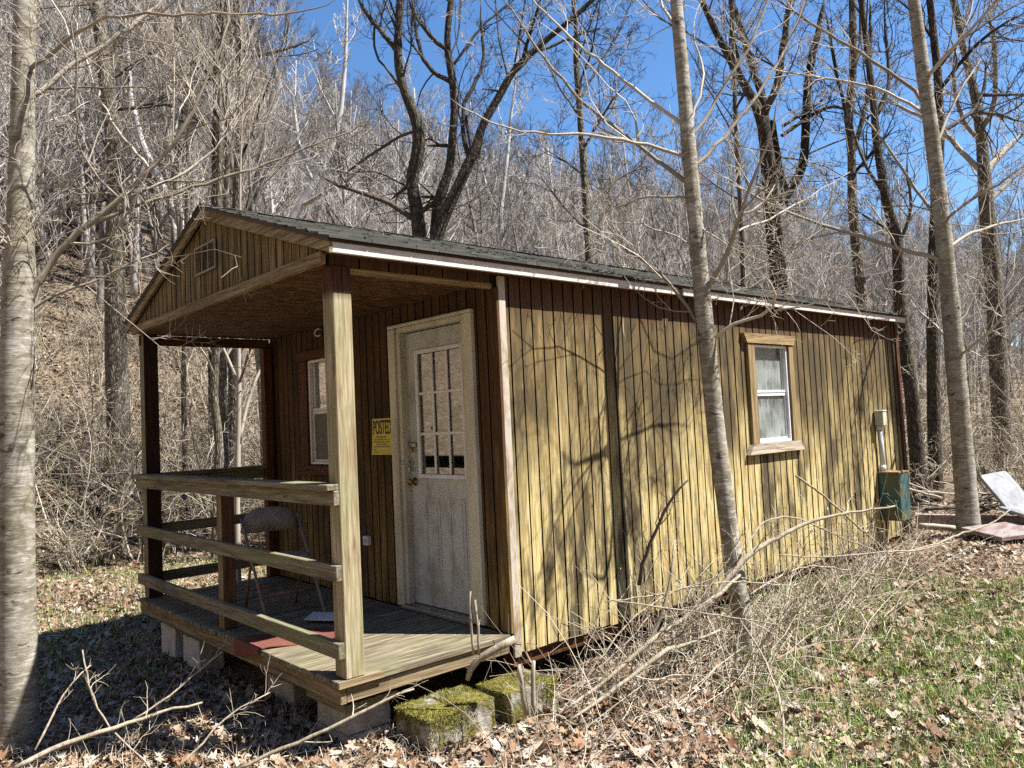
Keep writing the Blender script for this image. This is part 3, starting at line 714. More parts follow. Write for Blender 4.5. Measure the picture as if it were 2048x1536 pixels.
for body, ww, hh, zz in (('PRIVATE PROPERTY', .16, .013, 1.304), ('HUNTING, FISHING, TRAPPING OR', .225, .011, 1.283), ('TRESPASSING FOR ANY PURPOSE', .225, .011, 1.264), ('IS STRICTLY FORBIDDEN', .165, .011, 1.246), ('VIOLATORS WILL BE PROSECUTED', .235, .011, 1.227), ('NAME ______________________', .24, .009, 1.203), ('ADDRESS ___________________', .24, .009, 1.183)):
    text(body, 'lettering', ww, hh, 1.46, zz, -.0135-(.004 if zz < 1.22 else 0), MT['ink'], sign, .004)

# ------------------------------------------------------------------ folding chair on the porch
def folding_chair():
    wd = np.array([.98, -.06, 0]); wd /= np.linalg.norm(wd); fd = np.array([wd[1], -wd[0], 0]); up = np.array([0, 0, 1.0])   # fd: towards the viewer
    fm = np.array([-.71, 1.62, 0.0])
    def Q(a, b, c): return fm+wd*a-fd*b+up*c     # a across, b behind the front feet
    t0 = thing('folding_chair', tuple(fm-fd*.25), 'speckled brown metal folding chair with rusty legs standing on the porch deck', 'folding chair')
    bm = bmesh.new(); N = 16; rows = []
    for i in range(N+1):
        u = -1+2*i/N; a = .235*u; top = .175*(1-abs(u)**3.2)**.55 if abs(u) < 1 else 0
        bend = .035*(u*u)
        z0_, z1_ = .60+.01*u*u, .615+top
        b0 = .46-bend; b1 = .50-bend
        rows.append([bm.verts.new(tuple(Q(a, b0, z0_))), bm.verts.new(tuple(Q(a, b1, z1_))), bm.verts.new(tuple(Q(a, b0+.012, z0_))), bm.verts.new(tuple(Q(a, b1+.012, z1_)))])
    for p, q in zip(rows[:-1], rows[1:]):
        bm.faces.new((p[0], q[0], q[1], p[1])); bm.faces.new((p[2], p[3], q[3], q[2])); bm.faces.new((p[1], q[1], q[3], p[3])); bm.faces.new((p[0], p[2], q[2], q[0]))
    bmesh.ops.recalc_face_normals(bm, faces=bm.faces)
    from_bm(bm, 'backrest', MT['chair'], t0, True)
    for s_ in (-1, 1):
        t = Tubes(); t.tube([Q(s_*.225, .0, .0), Q(s_*.225, .24, .38), Q(s_*.228, .46, .72)], .0115, 8); t.tube([Q(s_*.225, -.002, 0), Q(s_*.225, .01, .02)], .015, 8)
        t.build('front_leg', MT['chair'], t0)
        t = Tubes(); t.tube([Q(s_*.205, .50, .0), Q(s_*.205, .38, .30), Q(s_*.205, .30, .46)], .0105, 8); t.tube([Q(s_*.205, .503, 0), Q(s_*.205, .498, .02)], .014, 8)
        t.build('rear_leg', MT['rust'], t0)
    t = Tubes(); t.tube([Q(-.205, .43, .18), Q(.205, .43, .18)], .008, 8); t.build('stretcher', MT['rust'], t0)
    t = Tubes(); t.tube([Q(-.223, .12, .17), Q(.223, .12, .17)], .008, 8); t.build('stretcher', MT['rust'], t0)
    bm = bmesh.new(); pts = []
    for k in range(28):
        a = 2*math.pi*k/28; c, s = math.cos(a), math.sin(a)
        x = .19*math.copysign(abs(c)**.5, c); y = .19*math.copysign(abs(s)**.6, s); pts.append((x, y+.24))
    lo = [bm.verts.new(tuple(Q(x, y, .415-.03*y))) for x, y in pts]; hi = [bm.verts.new(tuple(Q(x*.97, .24+(y-.24)*.97, .445-.03*y))) for x, y in pts]
    bm.faces.new(lo); bm.faces.new(hi)
    for k in range(28): bm.faces.new((lo[k], lo[(k+1) % 28], hi[(k+1) % 28], hi[k]))
    bmesh.ops.recalc_face_normals(bm, faces=bm.faces); from_bm(bm, 'seat', MT['chair'], t0)
folding_chair()
# red mat draped over the deck edge, sheet of card on it
def drape():
    bm = bmesh.new(); N, K = 26, 14; g = {}
    A, Bv = np.array([-1.285, 1.36]), np.array([-1.285, .98])
    dirn = np.array([.93, -.36]); Lm = .62
    for i in range(N+1):
        for j in range(K+1):
            s_ = (i/N)*(Lm+.11)-.11; w_ = j/K
            if s_ < 0:
                p = A*(1-w_)+Bv*w_; z = s_*(1.0-.75*w_)-.0; x, y = p[0]-.004, p[1]+.0; z = z+.010
            else:
                p = A*(1-w_)+Bv*w_+dirn*s_; x, y = p; z = .012+.006*math.sin(s_*16+j*.5)*(1 if s_ > .05 else 0)
            g[i, j] = bm.verts.new((x, y, z))
    for i in range(N):
        for j in range(K): bm.faces.new((g[i, j], g[i+1, j], g[i+1, j+1], g[i, j+1]))
    r = bmesh.ops.extrude_face_region(bm, geom=bm.faces[:]); vs = [v for v in r['geom'] if isinstance(v, bmesh.types.BMVert)]
    bmesh.ops.translate(bm, vec=(-.002, 0, -.006), verts=vs); bmesh.ops.recalc_face_normals(bm, faces=bm.faces)
    o = from_bm(bm, 'door_mat', MT['rug'], None); meta(o, 'faded red ribbed mat hanging over the front edge of the porch deck', 'mat')
drape()
bm = bmesh.new()
pts = [(-.76, 1.40), (-.60, 1.57), (-.42, 1.31), (-.60, 1.12)]
N = 8; g = {}
for i in range(N+1):
    for j in range(N+1):
        u, v = i/N, j/N
        p = [(1-u)*(1-v)*pts[0][k]+(1-u)*v*pts[1][k]+u*v*pts[2][k]+u*(1-v)*pts[3][k] for k in (0, 1)]
        g[i, j] = bm.verts.new((p[0], p[1], .026+.02*(u-.3)**2+.012*math.sin(v*3)*u))
for i in range(N):
    for j in range(N): bm.faces.new((g[i, j], g[i+1, j], g[i+1, j+1], g[i, j+1]))
r = bmesh.ops.extrude_face_region(bm, geom=bm.faces[:]); bmesh.ops.translate(bm, vec=(0, 0, -.003), verts=[v for v in r['geom'] if isinstance(v, bmesh.types.BMVert)])
bmesh.ops.recalc_face_normals(bm, faces=bm.faces)
o = from_bm(bm, 'loose_card', MT['white'], None); meta(o, 'curled white sheet lying on the red mat beneath the folding chair', 'sheet')

# ------------------------------------------------------------------ foundation blocks
def rough_block(name, b, mat, label, cat, group, hollow=None, seed=0, tops=True):
    rnd = random.Random(seed); bm = bmesh.new(); x0, x1, y0, y1, z0, z1 = b
    bbox(bm, *b, bev=.006)
    bmesh.ops.subdivide_edges(bm, edges=bm.edges[:], cuts=3, use_grid_fill=True)
    for v in bm.verts: v.co += Vector((rnd.uniform(-1, 1), rnd.uniform(-1, 1), rnd.uniform(-1, 1)))*.0025
    o = from_bm(bm, name, mat, None); meta(o, label, cat, group); return o
GB = 'concrete blocks under the cabin'
rough_block('concrete_block', (-1.12, -.83, .19, .56, -.47, -.385), MT['block'], 'lower grey concrete block of the pier under the sunlit porch corner', 'block', GB, seed=1)
rough_block('concrete_block', (-1.115, -.82, .20, .55, -.382, -.235), MT['block'], 'upper grey concrete block of the pier under the sunlit porch corner', 'block', GB, seed=2)
o = box('wood_shim', [(-1.16, -.80, .14, .60, -.233, -.185), (-1.12, -.84, .2, .52, -.183, -.13)], MT['grey_y']); meta(o, 'mossy plank shim between corner pier and porch deck', 'shim', 'wooden shims on the piers')
rough_block('concrete_block', (-1.02, -.66, 1.06, 1.46, -.62, -.30), MT['block'], 'grey concrete block with pale wood shim under the middle of the porch front', 'block', GB, seed=3)
o = box('wood_shim', [(-1.0, -.7, 1.16, 1.42, -.298, -.215), (-1.0, -.9, 1.2, 1.3, -.213, -.13)], MT['pine_y']); meta(o, 'stacked pale timber offcuts on the middle pier under the porch', 'shim', 'wooden shims on the piers')
rough_block('concrete_block', (-1.12, -.93, 2.47, 2.84, -.62, -.24), MT['paleblock'], 'pale upright concrete block under the shaded porch, nearer of the two upright ones', 'block', GB, seed=4)
rough_block('concrete_block', (-1.12, -.93, 3.02, 3.38, -.62, -.23), MT['paleblock'], 'pale upright concrete block under the far shaded end of the porch', 'block', GB, seed=5)
rough_block('concrete_block', (6.0, 6.3, -.06, .22, -.5, -.237), MT['pine_z'], 'pale wooden block under the back corner of the cabin side wall', 'block', GB, seed=6)
rough_block('concrete_block', (-.3, .1, 1.4, 1.8, -.62, -.14), MT['block'], 'shadowed block pier beneath the wall between porch and cabin', 'block', GB, seed=7)
GS = 'mossy step blocks'
rough_block('step_block', (-.875, -.655, -.275, .06, -.50, -.245), MT['moss'], 'mossy concrete step block nearest the sunlit porch corner', 'step block', GS, seed=8)
rough_block('step_block', (-.650, -.40, -.272, .06, -.50, -.240), MT['moss'], 'mossy concrete step block in the middle of the three', 'step block', GS, seed=9)
rough_block('step_block', (-.33, .07, -.33, -.02, -.50, -.235), MT['moss'], 'mossy concrete step block by the cut saplings, next to the cabin corner', 'step block', GS, seed=10)
def moss_tufts(parent, b, n, seed):
    rs = np.random.RandomState(seed); tb = Tubes(); x0, x1, y0, y1, z0, z1 = b
    for _ in range(n):
        f = rs.rand()
        if f < .6: p = np.array([rs.uniform(x0, x1), rs.uniform(y0, y1), z1]); d = np.array([0, 0, 1.])
        elif f < .85: p = np.array([rs.uniform(x0, x1), y0, z1-abs(rs.normal(0, .07))]); d = np.array([0, -1., .3])
        else: p = np.array([x0, rs.uniform(y0, y1), z1-abs(rs.normal(0, .03))]); d = np.array([-1., 0, .3])
        if math.sin(p[0]*21+seed)+math.sin(p[1]*17+p[0]*9) < -.35 or p[2] < -.42: continue
        d = unit(d+rs.normal(0, .5, 3))*rs.uniform(.006, .018); s_ = unit(rs.normal(size=3))*.0022
        tb.tri(p-s_, p+s_, p+d)
    me = tb.mesh('moss'); o = finish(me, 'moss', MT['mossblade'], None); o.parent = parent; o['kind'] = 'stuff'
def unit(v): return v/(np.linalg.norm(v)+1e-9)
for k_, b_ in enumerate([(-.875, -.655, -.275, .06, -.50, -.245), (-.650, -.40, -.272, .06, -.50, -.240), (-.33, .07, -.33, -.02, -.50, -.235)]):
    par = bpy.data.objects['step_block'+('' if k_ == 0 else '.%03d' % k_)]; moss_tufts(par, b_, 5200, k_+1)
#SECTION_TREES
# ------------------------------------------------------------------ trees
def unit(v): return v/(np.linalg.norm(v)+1e-9)
def resample(P, R, step):
    P = np.asarray(P, float); R = np.asarray(R, float)
    d = np.concatenate([[0], np.cumsum(np.linalg.norm(np.diff(P, axis=0), axis=1))]); n = max(2, int(d[-1]/step)+1)
    s = np.linspace(0, d[-1], n)
    # smooth interpolation (Catmull-like through gaussian blur of a fine polyline)
    Q = np.stack([np.interp(s, d, P[:, k]) for k in range(3)], 1)
    for _ in range(2):
        Q[1:-1] = .25*Q[:-2]+.5*Q[1:-1]+.25*Q[2:]
    return Q, np.interp(s, d, R)
def wander(p, d, length, n, rs, curl=.25, up=.12):
    pts = [p]; d = unit(d)
    for k in range(n):
        d = unit(d+rs.normal(0, curl, 3)+np.array([0, 0, up])); pts.append(pts[-1]+d*length/n)
    return np.array(pts)
def sprout(tb, Pn, Rn, rs, n, lmin, lmax, lev, spread=.9, t0=.12, rmin=.0035, up=.12, rscale=.5, mult=(5, 4), curl=.22):
    m = len(Pn)
    for _ in range(n):
        t = t0+(1-t0)*rs.rand()**.85; f = t*(m-1); i = min(int(f), m-2); q = f-i
        p = Pn[i]*(1-q)+Pn[i+1]*q; r = Rn[i]*(1-q)+Rn[i+1]*q; tan = unit(Pn[i+1]-Pn[i])
        side = unit(np.cross(tan, rs.normal(size=3))); d = unit(tan*(1-.35*spread)+side*spread+np.array([0, 0, up]))
        ln = (lmin+(lmax-lmin)*rs.rand())*(1.15-.6*t); rr = max(min(r*rscale, ln*.012+.002), rmin)
        k = 3 if lev == 0 else 5; pts = wander(p, d, ln, k, rs, curl, up*.6)
        rad = np.linspace(rr, max(rr*.35, rmin*.6), k+1); tb.tube(pts, rad, 3 if rr < .012 else 5, False)
        if lev > 0: sprout(tb, pts, rad, rs, mult[lev-1] if lev-1 < len(mult) else 3, ln*.3, ln*.65, lev-1, spread, .2, rmin, up, .6, mult, curl)

def trace(pts, D, rs=None, lean=0.0):
    """pixel path [(px,py,width_px)] at distance D (D may drift by lean metres over the path)"""
    P, R = [], []
    n = len(pts)
    for k, q in enumerate(pts):
        d = (D(k/(n-1)) if callable(D) else D)+lean*k/(n-1)
        P.append(at(q[0], q[1], d)); R.append(q[2]/2*d/F_PX)
    return np.array(P), np.array(R)

def traced_tree(name, label, bark, twig, D, trunk, limbs, seed, top=4.0, tw=(14, .3, .9, 2), group=None, flare=True, cat='tree', rmin=.003, step=.14, nl=10, base_z=None, trunk_sprout=6, sides=16):
    """trunk: pixel path from foot to top; limbs: list of pixel paths with the depth drift first"""
    rs = np.random.RandomState(seed)
    Pt, Rt = trace(trunk, D); Rt = Rt*(.93 if bark is B1 else 1.0)
    foot = Pt[0].copy(); g_ = gz(foot[0], foot[1])
    if foot[2] > g_-.05:            # carry the trunk down into the ground
        dn = Pt[1]-Pt[0]; dn = unit(-dn) if dn[2] > .05 else np.array([0, 0, -1.]); dn = np.array([dn[0]*.3, dn[1]*.3, -1.])
        k = (foot[2]-g_+.12)/1.0
        low = foot+dn*k; mid = foot+dn*k*.7
        Pt = np.vstack([low, mid, Pt]); Rt = np.concatenate([[Rt[0]*(1.45 if flare else 1.1)], [Rt[0]*(1.12 if flare else 1.03)], Rt])
    if top > 0:
        d = unit(Pt[-1]-Pt[-2]); ext = wander(Pt[-1], d, top, 5, rs, .06, .12)[1:]
        Pt = np.vstack([Pt, ext]); Rt = np.concatenate([Rt, Rt[-1]*np.linspace(.85, .2, 5)])
    base = Vector((Pt[0][0], Pt[0][1], gz(Pt[0][0], Pt[0][1])))
    t0 = thing(name, base, label, cat, group)
    Q, R = resample(Pt, Rt, step); R = R*(1+rs.normal(0, .022, len(R)))
    tb = Tubes(); tb.tube(Q, R, sides); tb.build('trunk', bark, t0)
    tb = Tubes()
    for lb in limbs:
        lean, pts = lb[0], lb[1]; at_d = lb[2] if len(lb) > 2 else None
        p0 = np.array(pts[0][:2]); # start depth: nearest trunk point
        proj = [(1024+F_PX*((q-CAM)@CR)/((q-CAM)@CF), 768-F_PX*((q-CAM)@CU)/((q-CAM)@CF), (q-CAM)@CF) for q in Q]
        j = int(np.argmin([(a-p0[0])**2+(b-p0[1])**2 for a, b, c in proj])); d0 = proj[j][2] if at_d is None else at_d
        P_, R_ = trace(pts, d0, None, lean); R_ = R_*(.8 if bark is B1 else .95); R_[-1] *= .35
        if at_d is None: P_[0] = Q[j]*.6+P_[0]*.4
        P2, R2 = resample(P_, R_, step*1.1); P2[1:] += rs.normal(0, .006, (len(P2)-1, 3))
        tb.tube(P2, R2, 7, True)
        sprout(tb, P2, R2, rs, tw[0], tw[1], tw[2], tw[3], rmin=rmin, up=.1)
    if trunk_sprout:
        far_ = group is not None
        h0 = len(Q)//2 if far_ else int(len(Q)*.62)
        sprout(tb, Q[h0:], R[h0:], rs, 16 if far_ else 8, .8, 3.2 if far_ else 2.4, 2, rmin=rmin, rscale=.3, t0=.05, spread=.75, up=.28, mult=(8, 5), curl=.12)
    if tb.v: tb.build('crown', twig, t0)
    return t0
B1, B2, B3, LM, TD = MT['bark1'], MT['bark2'], MT['bark3'], MT['limb'], MT['twigd']
# near pale tree cut by the left edge
traced_tree('young_tree', 'thick pale smooth-barked trunk at the left edge with mossy foot in front of the porch', B1, LM, lambda t: 4.95+.0*t,
  [(36, 1465, 82), (38, 1380, 76), (34, 1200, 72), (33, 1000, 69), (33, 760, 67), (36, 600, 62), (42, 400, 52), (46, 200, 46), (50, 0, 42)],
  [(.2, [(45, 650, 22), (62, 585, 20), (82, 545, 18), (130, 490, 17), (185, 440, 16), (240, 398, 15), (300, 340, 12), (360, 275, 10), (392, 210, 8), (425, 130, 6), (455, 60, 5), (458, -10, 4)]),
   (.5, [(240, 398, 8), (300, 375, 7), (370, 345, 7), (430, 300, 5), (480, 240, 4), (520, 190, 3)], 5.1),
   (-.4, [(240, 398, 7), (190, 355, 6), (155, 290, 5), (150, 200, 5), (155, 100, 4), (130, 0, 4)], 5.1),
   (.5, [(300, 340, 7), (250, 280, 6), (205, 210, 5), (175, 130, 5), (150, 50, 4), (140, -10, 3)], 5.1),
   (.5, [(68, 200, 14), (105, 165, 13), (165, 115, 12), (230, 75, 11), (290, 35, 10), (335, -10, 9)]),
   (-.6, [(68, 145, 11), (110, 105, 10), (165, 50, 9), (210, 35, 8), (300, 28, 7), (420, 25, 6), (540, 32, 5), (620, 20, 4), (680, -5, 3)]),
   (.8, [(200, 442, 10), (270, 410, 9), (330, 395, 8), (400, 370, 8), (480, 345, 7), (560, 318, 6), (620, 292, 5), (700, 262, 4), (780, 225, 3)], 5.0),
   (.3, [(55, 625, 9), (110, 590, 8), (180, 570, 7), (240, 540, 6), (300, 512, 5), (335, 490, 3)]),
   (.2, [(50, 600, 7), (80, 560, 6), (58, 460, 5), (60, 440, 5), (120, 390, 4), (220, 310, 4), (330, 260, 3)]),
   (-.3, [(30, 520, 9), (10, 465, 8), (-15, 430, 7)]),
   (.4, [(45, 85, 14), (55, 30, 12), (58, -20, 10)]),
   (.4, [(20, 180, 6), (90, 178, 5), (180, 175, 5), (300, 172, 4), (370, 160, 3)]), (.4, [(0, 240, 4), (100, 180, 4), (170, 172, 3)])], 11, top=3.5, tw=(8, .3, 1.3, 2), rmin=.0022, sides=24, step=.08)
traced_tree('young_tree', 'leaning pale mottled trunk standing close in front of the cabin side wall', B1, LM, lambda t: 5.69+.26*t,
  [(1487, 1235, 42), (1470, 1165, 42), (1452, 1010, 40), (1436, 900, 39), (1420, 740, 38), (1405, 600, 36), (1393, 460, 33), (1380, 330, 31), (1370, 200, 29), (1360, 90, 27), (1352, 0, 25)],
  [(-.5, [(1423, 590, 14), (1438, 547, 12), (1456, 512, 12), (1469, 463, 11), (1474, 441, 10), (1487, 410, 9), (1504, 362, 8), (1529, 309, 6), (1545, 250, 5), (1560, 190, 4)]),
   (.2, [(1482, 430, 7), (1522, 417, 6), (1544, 393, 5), (1553, 366, 4)], 5.6), (.7, [(1471, 467, 6), (1513, 450, 5), (1557, 428, 5), (1615, 397, 4), (1700, 344, 3)], 5.7),
   (-.4, [(1424, 690, 9), (1460, 648, 8), (1505, 635, 8), (1549, 622, 8), (1564, 600, 7), (1549, 569, 5), (1530, 552, 4)]),
   (-.4, [(1549, 622, 5), (1566, 606, 5), (1585, 630, 4), (1619, 613, 4), (1663, 591, 3), (1700, 575, 2)], 5.6),
   (.3, [(1402, 655, 9), (1385, 632, 8), (1368, 613, 8), (1359, 582, 8), (1328, 560, 7), (1302, 529, 6), (1270, 505, 5), (1240, 494, 4), (1190, 480, 3)]),
   (.6, [(1378, 375, 13), (1337, 340, 11), (1300, 310, 10), (1230, 255, 9), (1147, 191, 8), (1100, 130, 7), (1072, 92, 6), (1027, 27, 5), (1000, -20, 4)]),
   (.7, [(1376, 400, 7), (1319, 393, 6), (1280, 393, 5), (1240, 415, 4), (1190, 430, 3)]),
   (-.6, [(1374, 318, 10), (1315, 298, 9), (1250, 280, 8), (1181, 268, 7), (1112, 266, 6), (1040, 262, 5), (976, 246, 5), (930, 222, 4), (900, 195, 3)]),
   (.8, [(1370, 250, 10), (1300, 205, 9), (1236, 150, 8), (1190, 115, 7), (1147, 82, 6), (1078, 10, 5), (1050, -20, 4)]),
   (.8, [(1388, 335, 11), (1430, 298, 10), (1480, 235, 9), (1530, 170, 8), (1565, 110, 7), (1600, 30, 6), (1620, -20, 5)]),
   (.3, [(1378, 285, 9), (1410, 235, 8), (1440, 190, 8), (1490, 110, 7), (1525, 40, 6), (1540, -20, 5)]),
   (.5, [(1372, 260, 7), (1400, 200, 6), (1412, 130, 6), (1380, 70, 4), (1400, 0, 3)]),
   (.3, [(1365, 70, 8), (1330, 20, 7), (1310, -20, 6)]),
   (-.3, [(1390, 440, 5), (1425, 470, 4), (1470, 500, 3), (1540, 530, 3)]), (.5, [(1398, 500, 5), (1350, 470, 4), (1290, 450, 4), (1180, 440, 3)])], 12, top=4, tw=(7, .3, 1.2, 2), rmin=.0022, sides=20, step=.1)
traced_tree('young_tree', 'grey-white trunk growing past the far end of the cabin beside the discarded boards', B1, LM, lambda t: 9.2,
  [(1938, 1068, 47), (1930, 960, 43), (1922, 860, 41), (1912, 740, 39), (1900, 600, 36), (1888, 480, 33), (1876, 370, 31), (1860, 240, 29), (1843, 120, 27), (1828, 0, 24)],
  [(.8, [(1868, 522, 12), (1800, 498, 11), (1704, 468, 9), (1640, 450, 8), (1583, 428, 7), (1530, 405, 6), (1482, 375, 5), (1440, 350, 4), (1401, 323, 3)]),
   (.5, [(1885, 460, 10), (1860, 410, 8), (1830, 380, 8), (1780, 300, 7), (1740, 250, 6), (1690, 195, 5)]),
   (1.5, [(1858, 230, 11), (1837, 182, 10), (1780, 145, 9), (1724, 109, 8), (1635, 52, 7), (1583, 24, 6), (1550, -15, 5)]),
   (-.8, [(1851, 160, 11), (1870, 130, 10), (1905, 101, 9), (1945, 55, 8), (1986, 8, 7), (2010, -20, 6)]),
   (1, [(1864, 235, 9), (1810, 205, 8), (1760, 175, 7), (1700, 165, 6), (1600, 150, 5), (1500, 130, 4)]),
   (1, [(1898, 500, 9), (1946, 464, 8), (2000, 448, 7), (2060, 436, 5)]),
   (-1, [(1893, 440, 8), (1925, 410, 7), (1980, 380, 6), (2050, 330, 5)]),
   (-1, [(1915, 720, 8), (1960, 680, 7), (2000, 640, 6), (2050, 600, 5)]),
   (1, [(1905, 690, 7), (1880, 660, 6), (1850, 635, 5), (1820, 600, 4)]),
   (.6, [(1870, 300, 8), (1895, 230, 7), (1925, 170, 6), (1960, 120, 5)])], 13, top=4, tw=(10, .4, 1.7, 2), rmin=.0032, sides=18)
G_MID = 'tall bare trees behind the cabin'
# dark twisted stems rising from behind the roof
traced_tree('bare_tree', 'dark twisting left stem with wavy bends behind the cabin roof', B2, TD, 12,
  [(850, 900, 34), (845, 600, 32), (839, 478, 30), (834, 410, 27), (821, 376, 24), (826, 342, 26), (838, 305, 26), (838, 262, 24), (834, 235, 24), (817, 205, 20), (805, 171, 18), (795, 130, 17), (796, 62, 16), (801, 0, 15)],
  [(.6, [(796, 110, 13), (785, 89, 12), (765, 65, 11), (747, 48, 10), (728, 20, 9), (712, -10, 8)]),
   (-.5, [(826, 440, 14), (800, 420, 12), (770, 400, 11), (735, 388, 10), (700, 378, 9), (666, 368, 7), (640, 350, 5)]),
   (.3, [(836, 265, 7), (815, 262, 6), (780, 285, 6), (745, 305, 6), (710, 330, 6), (688, 352, 5)]),
   (-.3, [(824, 440, 12), (845, 415, 11), (868, 402, 10), (892, 395, 8)]),
   (.4, [(814, 365, 9), (800, 385, 8), (785, 398, 7)]), (.5, [(806, 185, 6), (775, 140, 5), (750, 110, 5), (745, 60, 5), (765, 10, 4)])], 21, top=5, tw=(7, .4, 1.3, 2), group=G_MID, rmin=.004)
traced_tree('bare_tree', 'dark upright middle stem with hooked side limbs behind the cabin roof', B2, TD, 12.3,
  [(868, 900, 30), (868, 600, 28), (873, 455, 26), (876, 405, 24), (890, 365, 20), (902, 330, 18), (903, 290, 17), (909, 240, 16), (908, 190, 15), (902, 137, 15), (893, 95, 14), (896, 50, 13), (902, 0, 12)],
  [(.8, [(900, 160, 11), (870, 148, 10), (845, 120, 9), (838, 90, 8), (828, 45, 7), (822, -10, 6)]),
   (-.6, [(890, 100, 10), (855, 70, 9), (835, 40, 8), (825, 20, 8), (815, -10, 7)]),
   (.3, [(896, 290, 8), (880, 292, 8), (855, 291, 6)]), (.3, [(872, 395, 8), (850, 391, 7), (838, 395, 6)]),
   (.4, [(903, 140, 6), (935, 95, 6), (955, 60, 5), (975, 40, 5), (1010, 15, 4), (1040, -10, 4)])], 22, top=5, tw=(7, .4, 1.3, 2), group=G_MID, rmin=.004)
traced_tree('bare_tree', 'dark right-leaning stem that forks low behind the cabin roof', B2, TD, 11.7,
  [(860, 900, 34), (864, 600, 32), (872, 470, 28), (900, 405, 24), (928, 350, 22), (940, 318, 22), (957, 295, 19), (957, 265, 17), (975, 232, 16), (1003, 185, 15), (1022, 145, 14), (1050, 118, 13), (1085, 85, 12), (1140, 42, 10), (1180, 5, 9)],
  [(.6, [(938, 320, 12), (926, 275, 10), (923, 232, 9), (932, 195, 9), (962, 148, 8), (969, 110, 7), (962, 58, 6), (962, 0, 5)]),
   (.2, [(932, 230, 8), (945, 330, 5)], 11.8), (-.3, [(942, 325, 8), (955, 318, 6), (962, 314, 4)]),
   (-.5, [(1045, 120, 8), (1060, 60, 7), (1078, 20, 6), (1085, -20, 5)]), (.6, [(1060, 110, 7), (1110, 90, 6), (1150, 70, 5), (1210, 55, 4)]),
   (.2, [(985, 180, 5), (965, 178, 4)]), (.4, [(975, 112, 4), (990, 103, 3)])], 23, top=4, tw=(7, .4, 1.3, 2), group=G_MID, rmin=.004)
traced_tree('bare_tree', 'slender straight tree with many rising branches right of the dark twisting stems', B3, TD, 12.5,
  [(1180, 900, 18), (1180, 600, 17), (1178, 513, 16), (1172, 410, 15), (1166, 308, 14), (1158, 205, 12), (1151, 120, 11), (1154, 62, 9), (1146, 0, 8)],
  [(.8, [(1158, 205, 7), (1175, 170, 6), (1205, 120, 5), (1240, 60, 4), (1265, 0, 4)]), (-.8, [(1150, 205, 6), (1165, 150, 5), (1190, 80, 4), (1200, 0, 4)]),
   (.8, [(1172, 420, 6), (1205, 385, 5), (1245, 350, 5), (1300, 330, 4)]), (.8, [(1178, 455, 5), (1140, 430, 4), (1110, 390, 4), (1080, 350, 3)]),
   (-.7, [(1165, 300, 6), (1200, 240, 5), (1230, 190, 4), (1270, 150, 3)]), (.5, [(1160, 230, 5), (1120, 180, 4), (1090, 120, 3)]), (.5, [(1168, 350, 5), (1130, 320, 4), (1090, 300, 3)])], 24, top=5, tw=(10, .5, 1.6, 2), group=G_MID, rmin=.004)
traced_tree('bare_tree', 'big dark multi-forked tree between the two pale trunks behind the roof', B2, TD, 14,
  [(1570, 950, 38), (1566, 750, 36), (1562, 605, 34), (1550, 480, 32), (1541, 405, 30), (1538, 340, 30), (1532, 285, 26), (1524, 240, 22), (1508, 200, 18), (1480, 155, 16), (1455, 110, 14), (1430, 60, 13), (1408, 10, 12)],
  [(.8, [(1535, 275, 19), (1530, 215, 18), (1510, 150, 16), (1490, 90, 14), (1478, 40, 13), (1462, 0, 12), (1450, -30, 10)]),
   (-.8, [(1542, 225, 16), (1552, 180, 15), (1563, 120, 14), (1570, 60, 13), (1580, 0, 12), (1584, -30, 10)]),
   (.5, [(1565, 415, 22), (1578, 385, 21), (1597, 355, 20), (1611, 300, 18), (1611, 225, 18), (1618, 140, 16), (1635, 70, 14), (1648, 0, 12)]),
   (.5, [(1545, 240, 12), (1558, 330, 14), (1570, 385, 15), (1575, 410, 15)], 14.2),
   (.6, [(1613, 265, 8), (1632, 222, 8), (1660, 212, 7), (1690, 215, 6), (1720, 230, 5)]), (.6, [(1625, 240, 7), (1640, 205, 6), (1655, 185, 5)]),
   (.5, [(1500, 195, 8), (1470, 185, 7)])], 25, top=5, tw=(10, .5, 1.6, 2), group=G_MID, rmin=.0045)
traced_tree('bare_tree', 'thin pole-straight sapling crossing the sky just right of the leaning pale trunk', B3, TD, 11,
  [(1492, 900, 14), (1490, 700, 13), (1488, 575, 12), (1482, 420, 11), (1474, 300, 10), (1470, 200, 9), (1467, 110, 8), (1464, 0, 7)],
  [(.6, [(1473, 280, 4), (1440, 220, 4), (1410, 170, 3), (1385, 110, 3)]), (-.6, [(1470, 220, 4), (1500, 160, 4), (1530, 90, 3)]), (.5, [(1480, 400, 4), (1430, 370, 3), (1380, 330, 3)])], 26, top=3, tw=(8, .4, 1.2, 1), group=G_MID, rmin=.0035)
traced_tree('bare_tree', 'tall rough trunk with pale vine-like limbs standing behind the far roof end', B3, TD, 14,
  [(1738, 950, 26), (1733, 750, 24), (1727, 615, 22), (1715, 520, 20), (1704, 400, 18), (1704, 315, 16), (1696, 230, 16), (1706, 150, 15), (1706, 40, 14), (1704, -10, 13)],
  [(.7, [(1704, 310, 11), (1720, 260, 10), (1735, 200, 9), (1738, 150, 9), (1742, 80, 8), (1740, 0, 7)]), (-.5, [(1700, 250, 8), (1680, 180, 7), (1665, 100, 7), (1650, 20, 6)]),
   (.6, [(1708, 145, 9), (1722, 90, 8), (1720, 20, 7), (1728, -20, 6)]), (-.5, [(1712, 350, 7), (1750, 300, 6), (1790, 250, 5)])], 27, top=5, tw=(11, .5, 1.6, 2), group=G_MID, rmin=.0045)
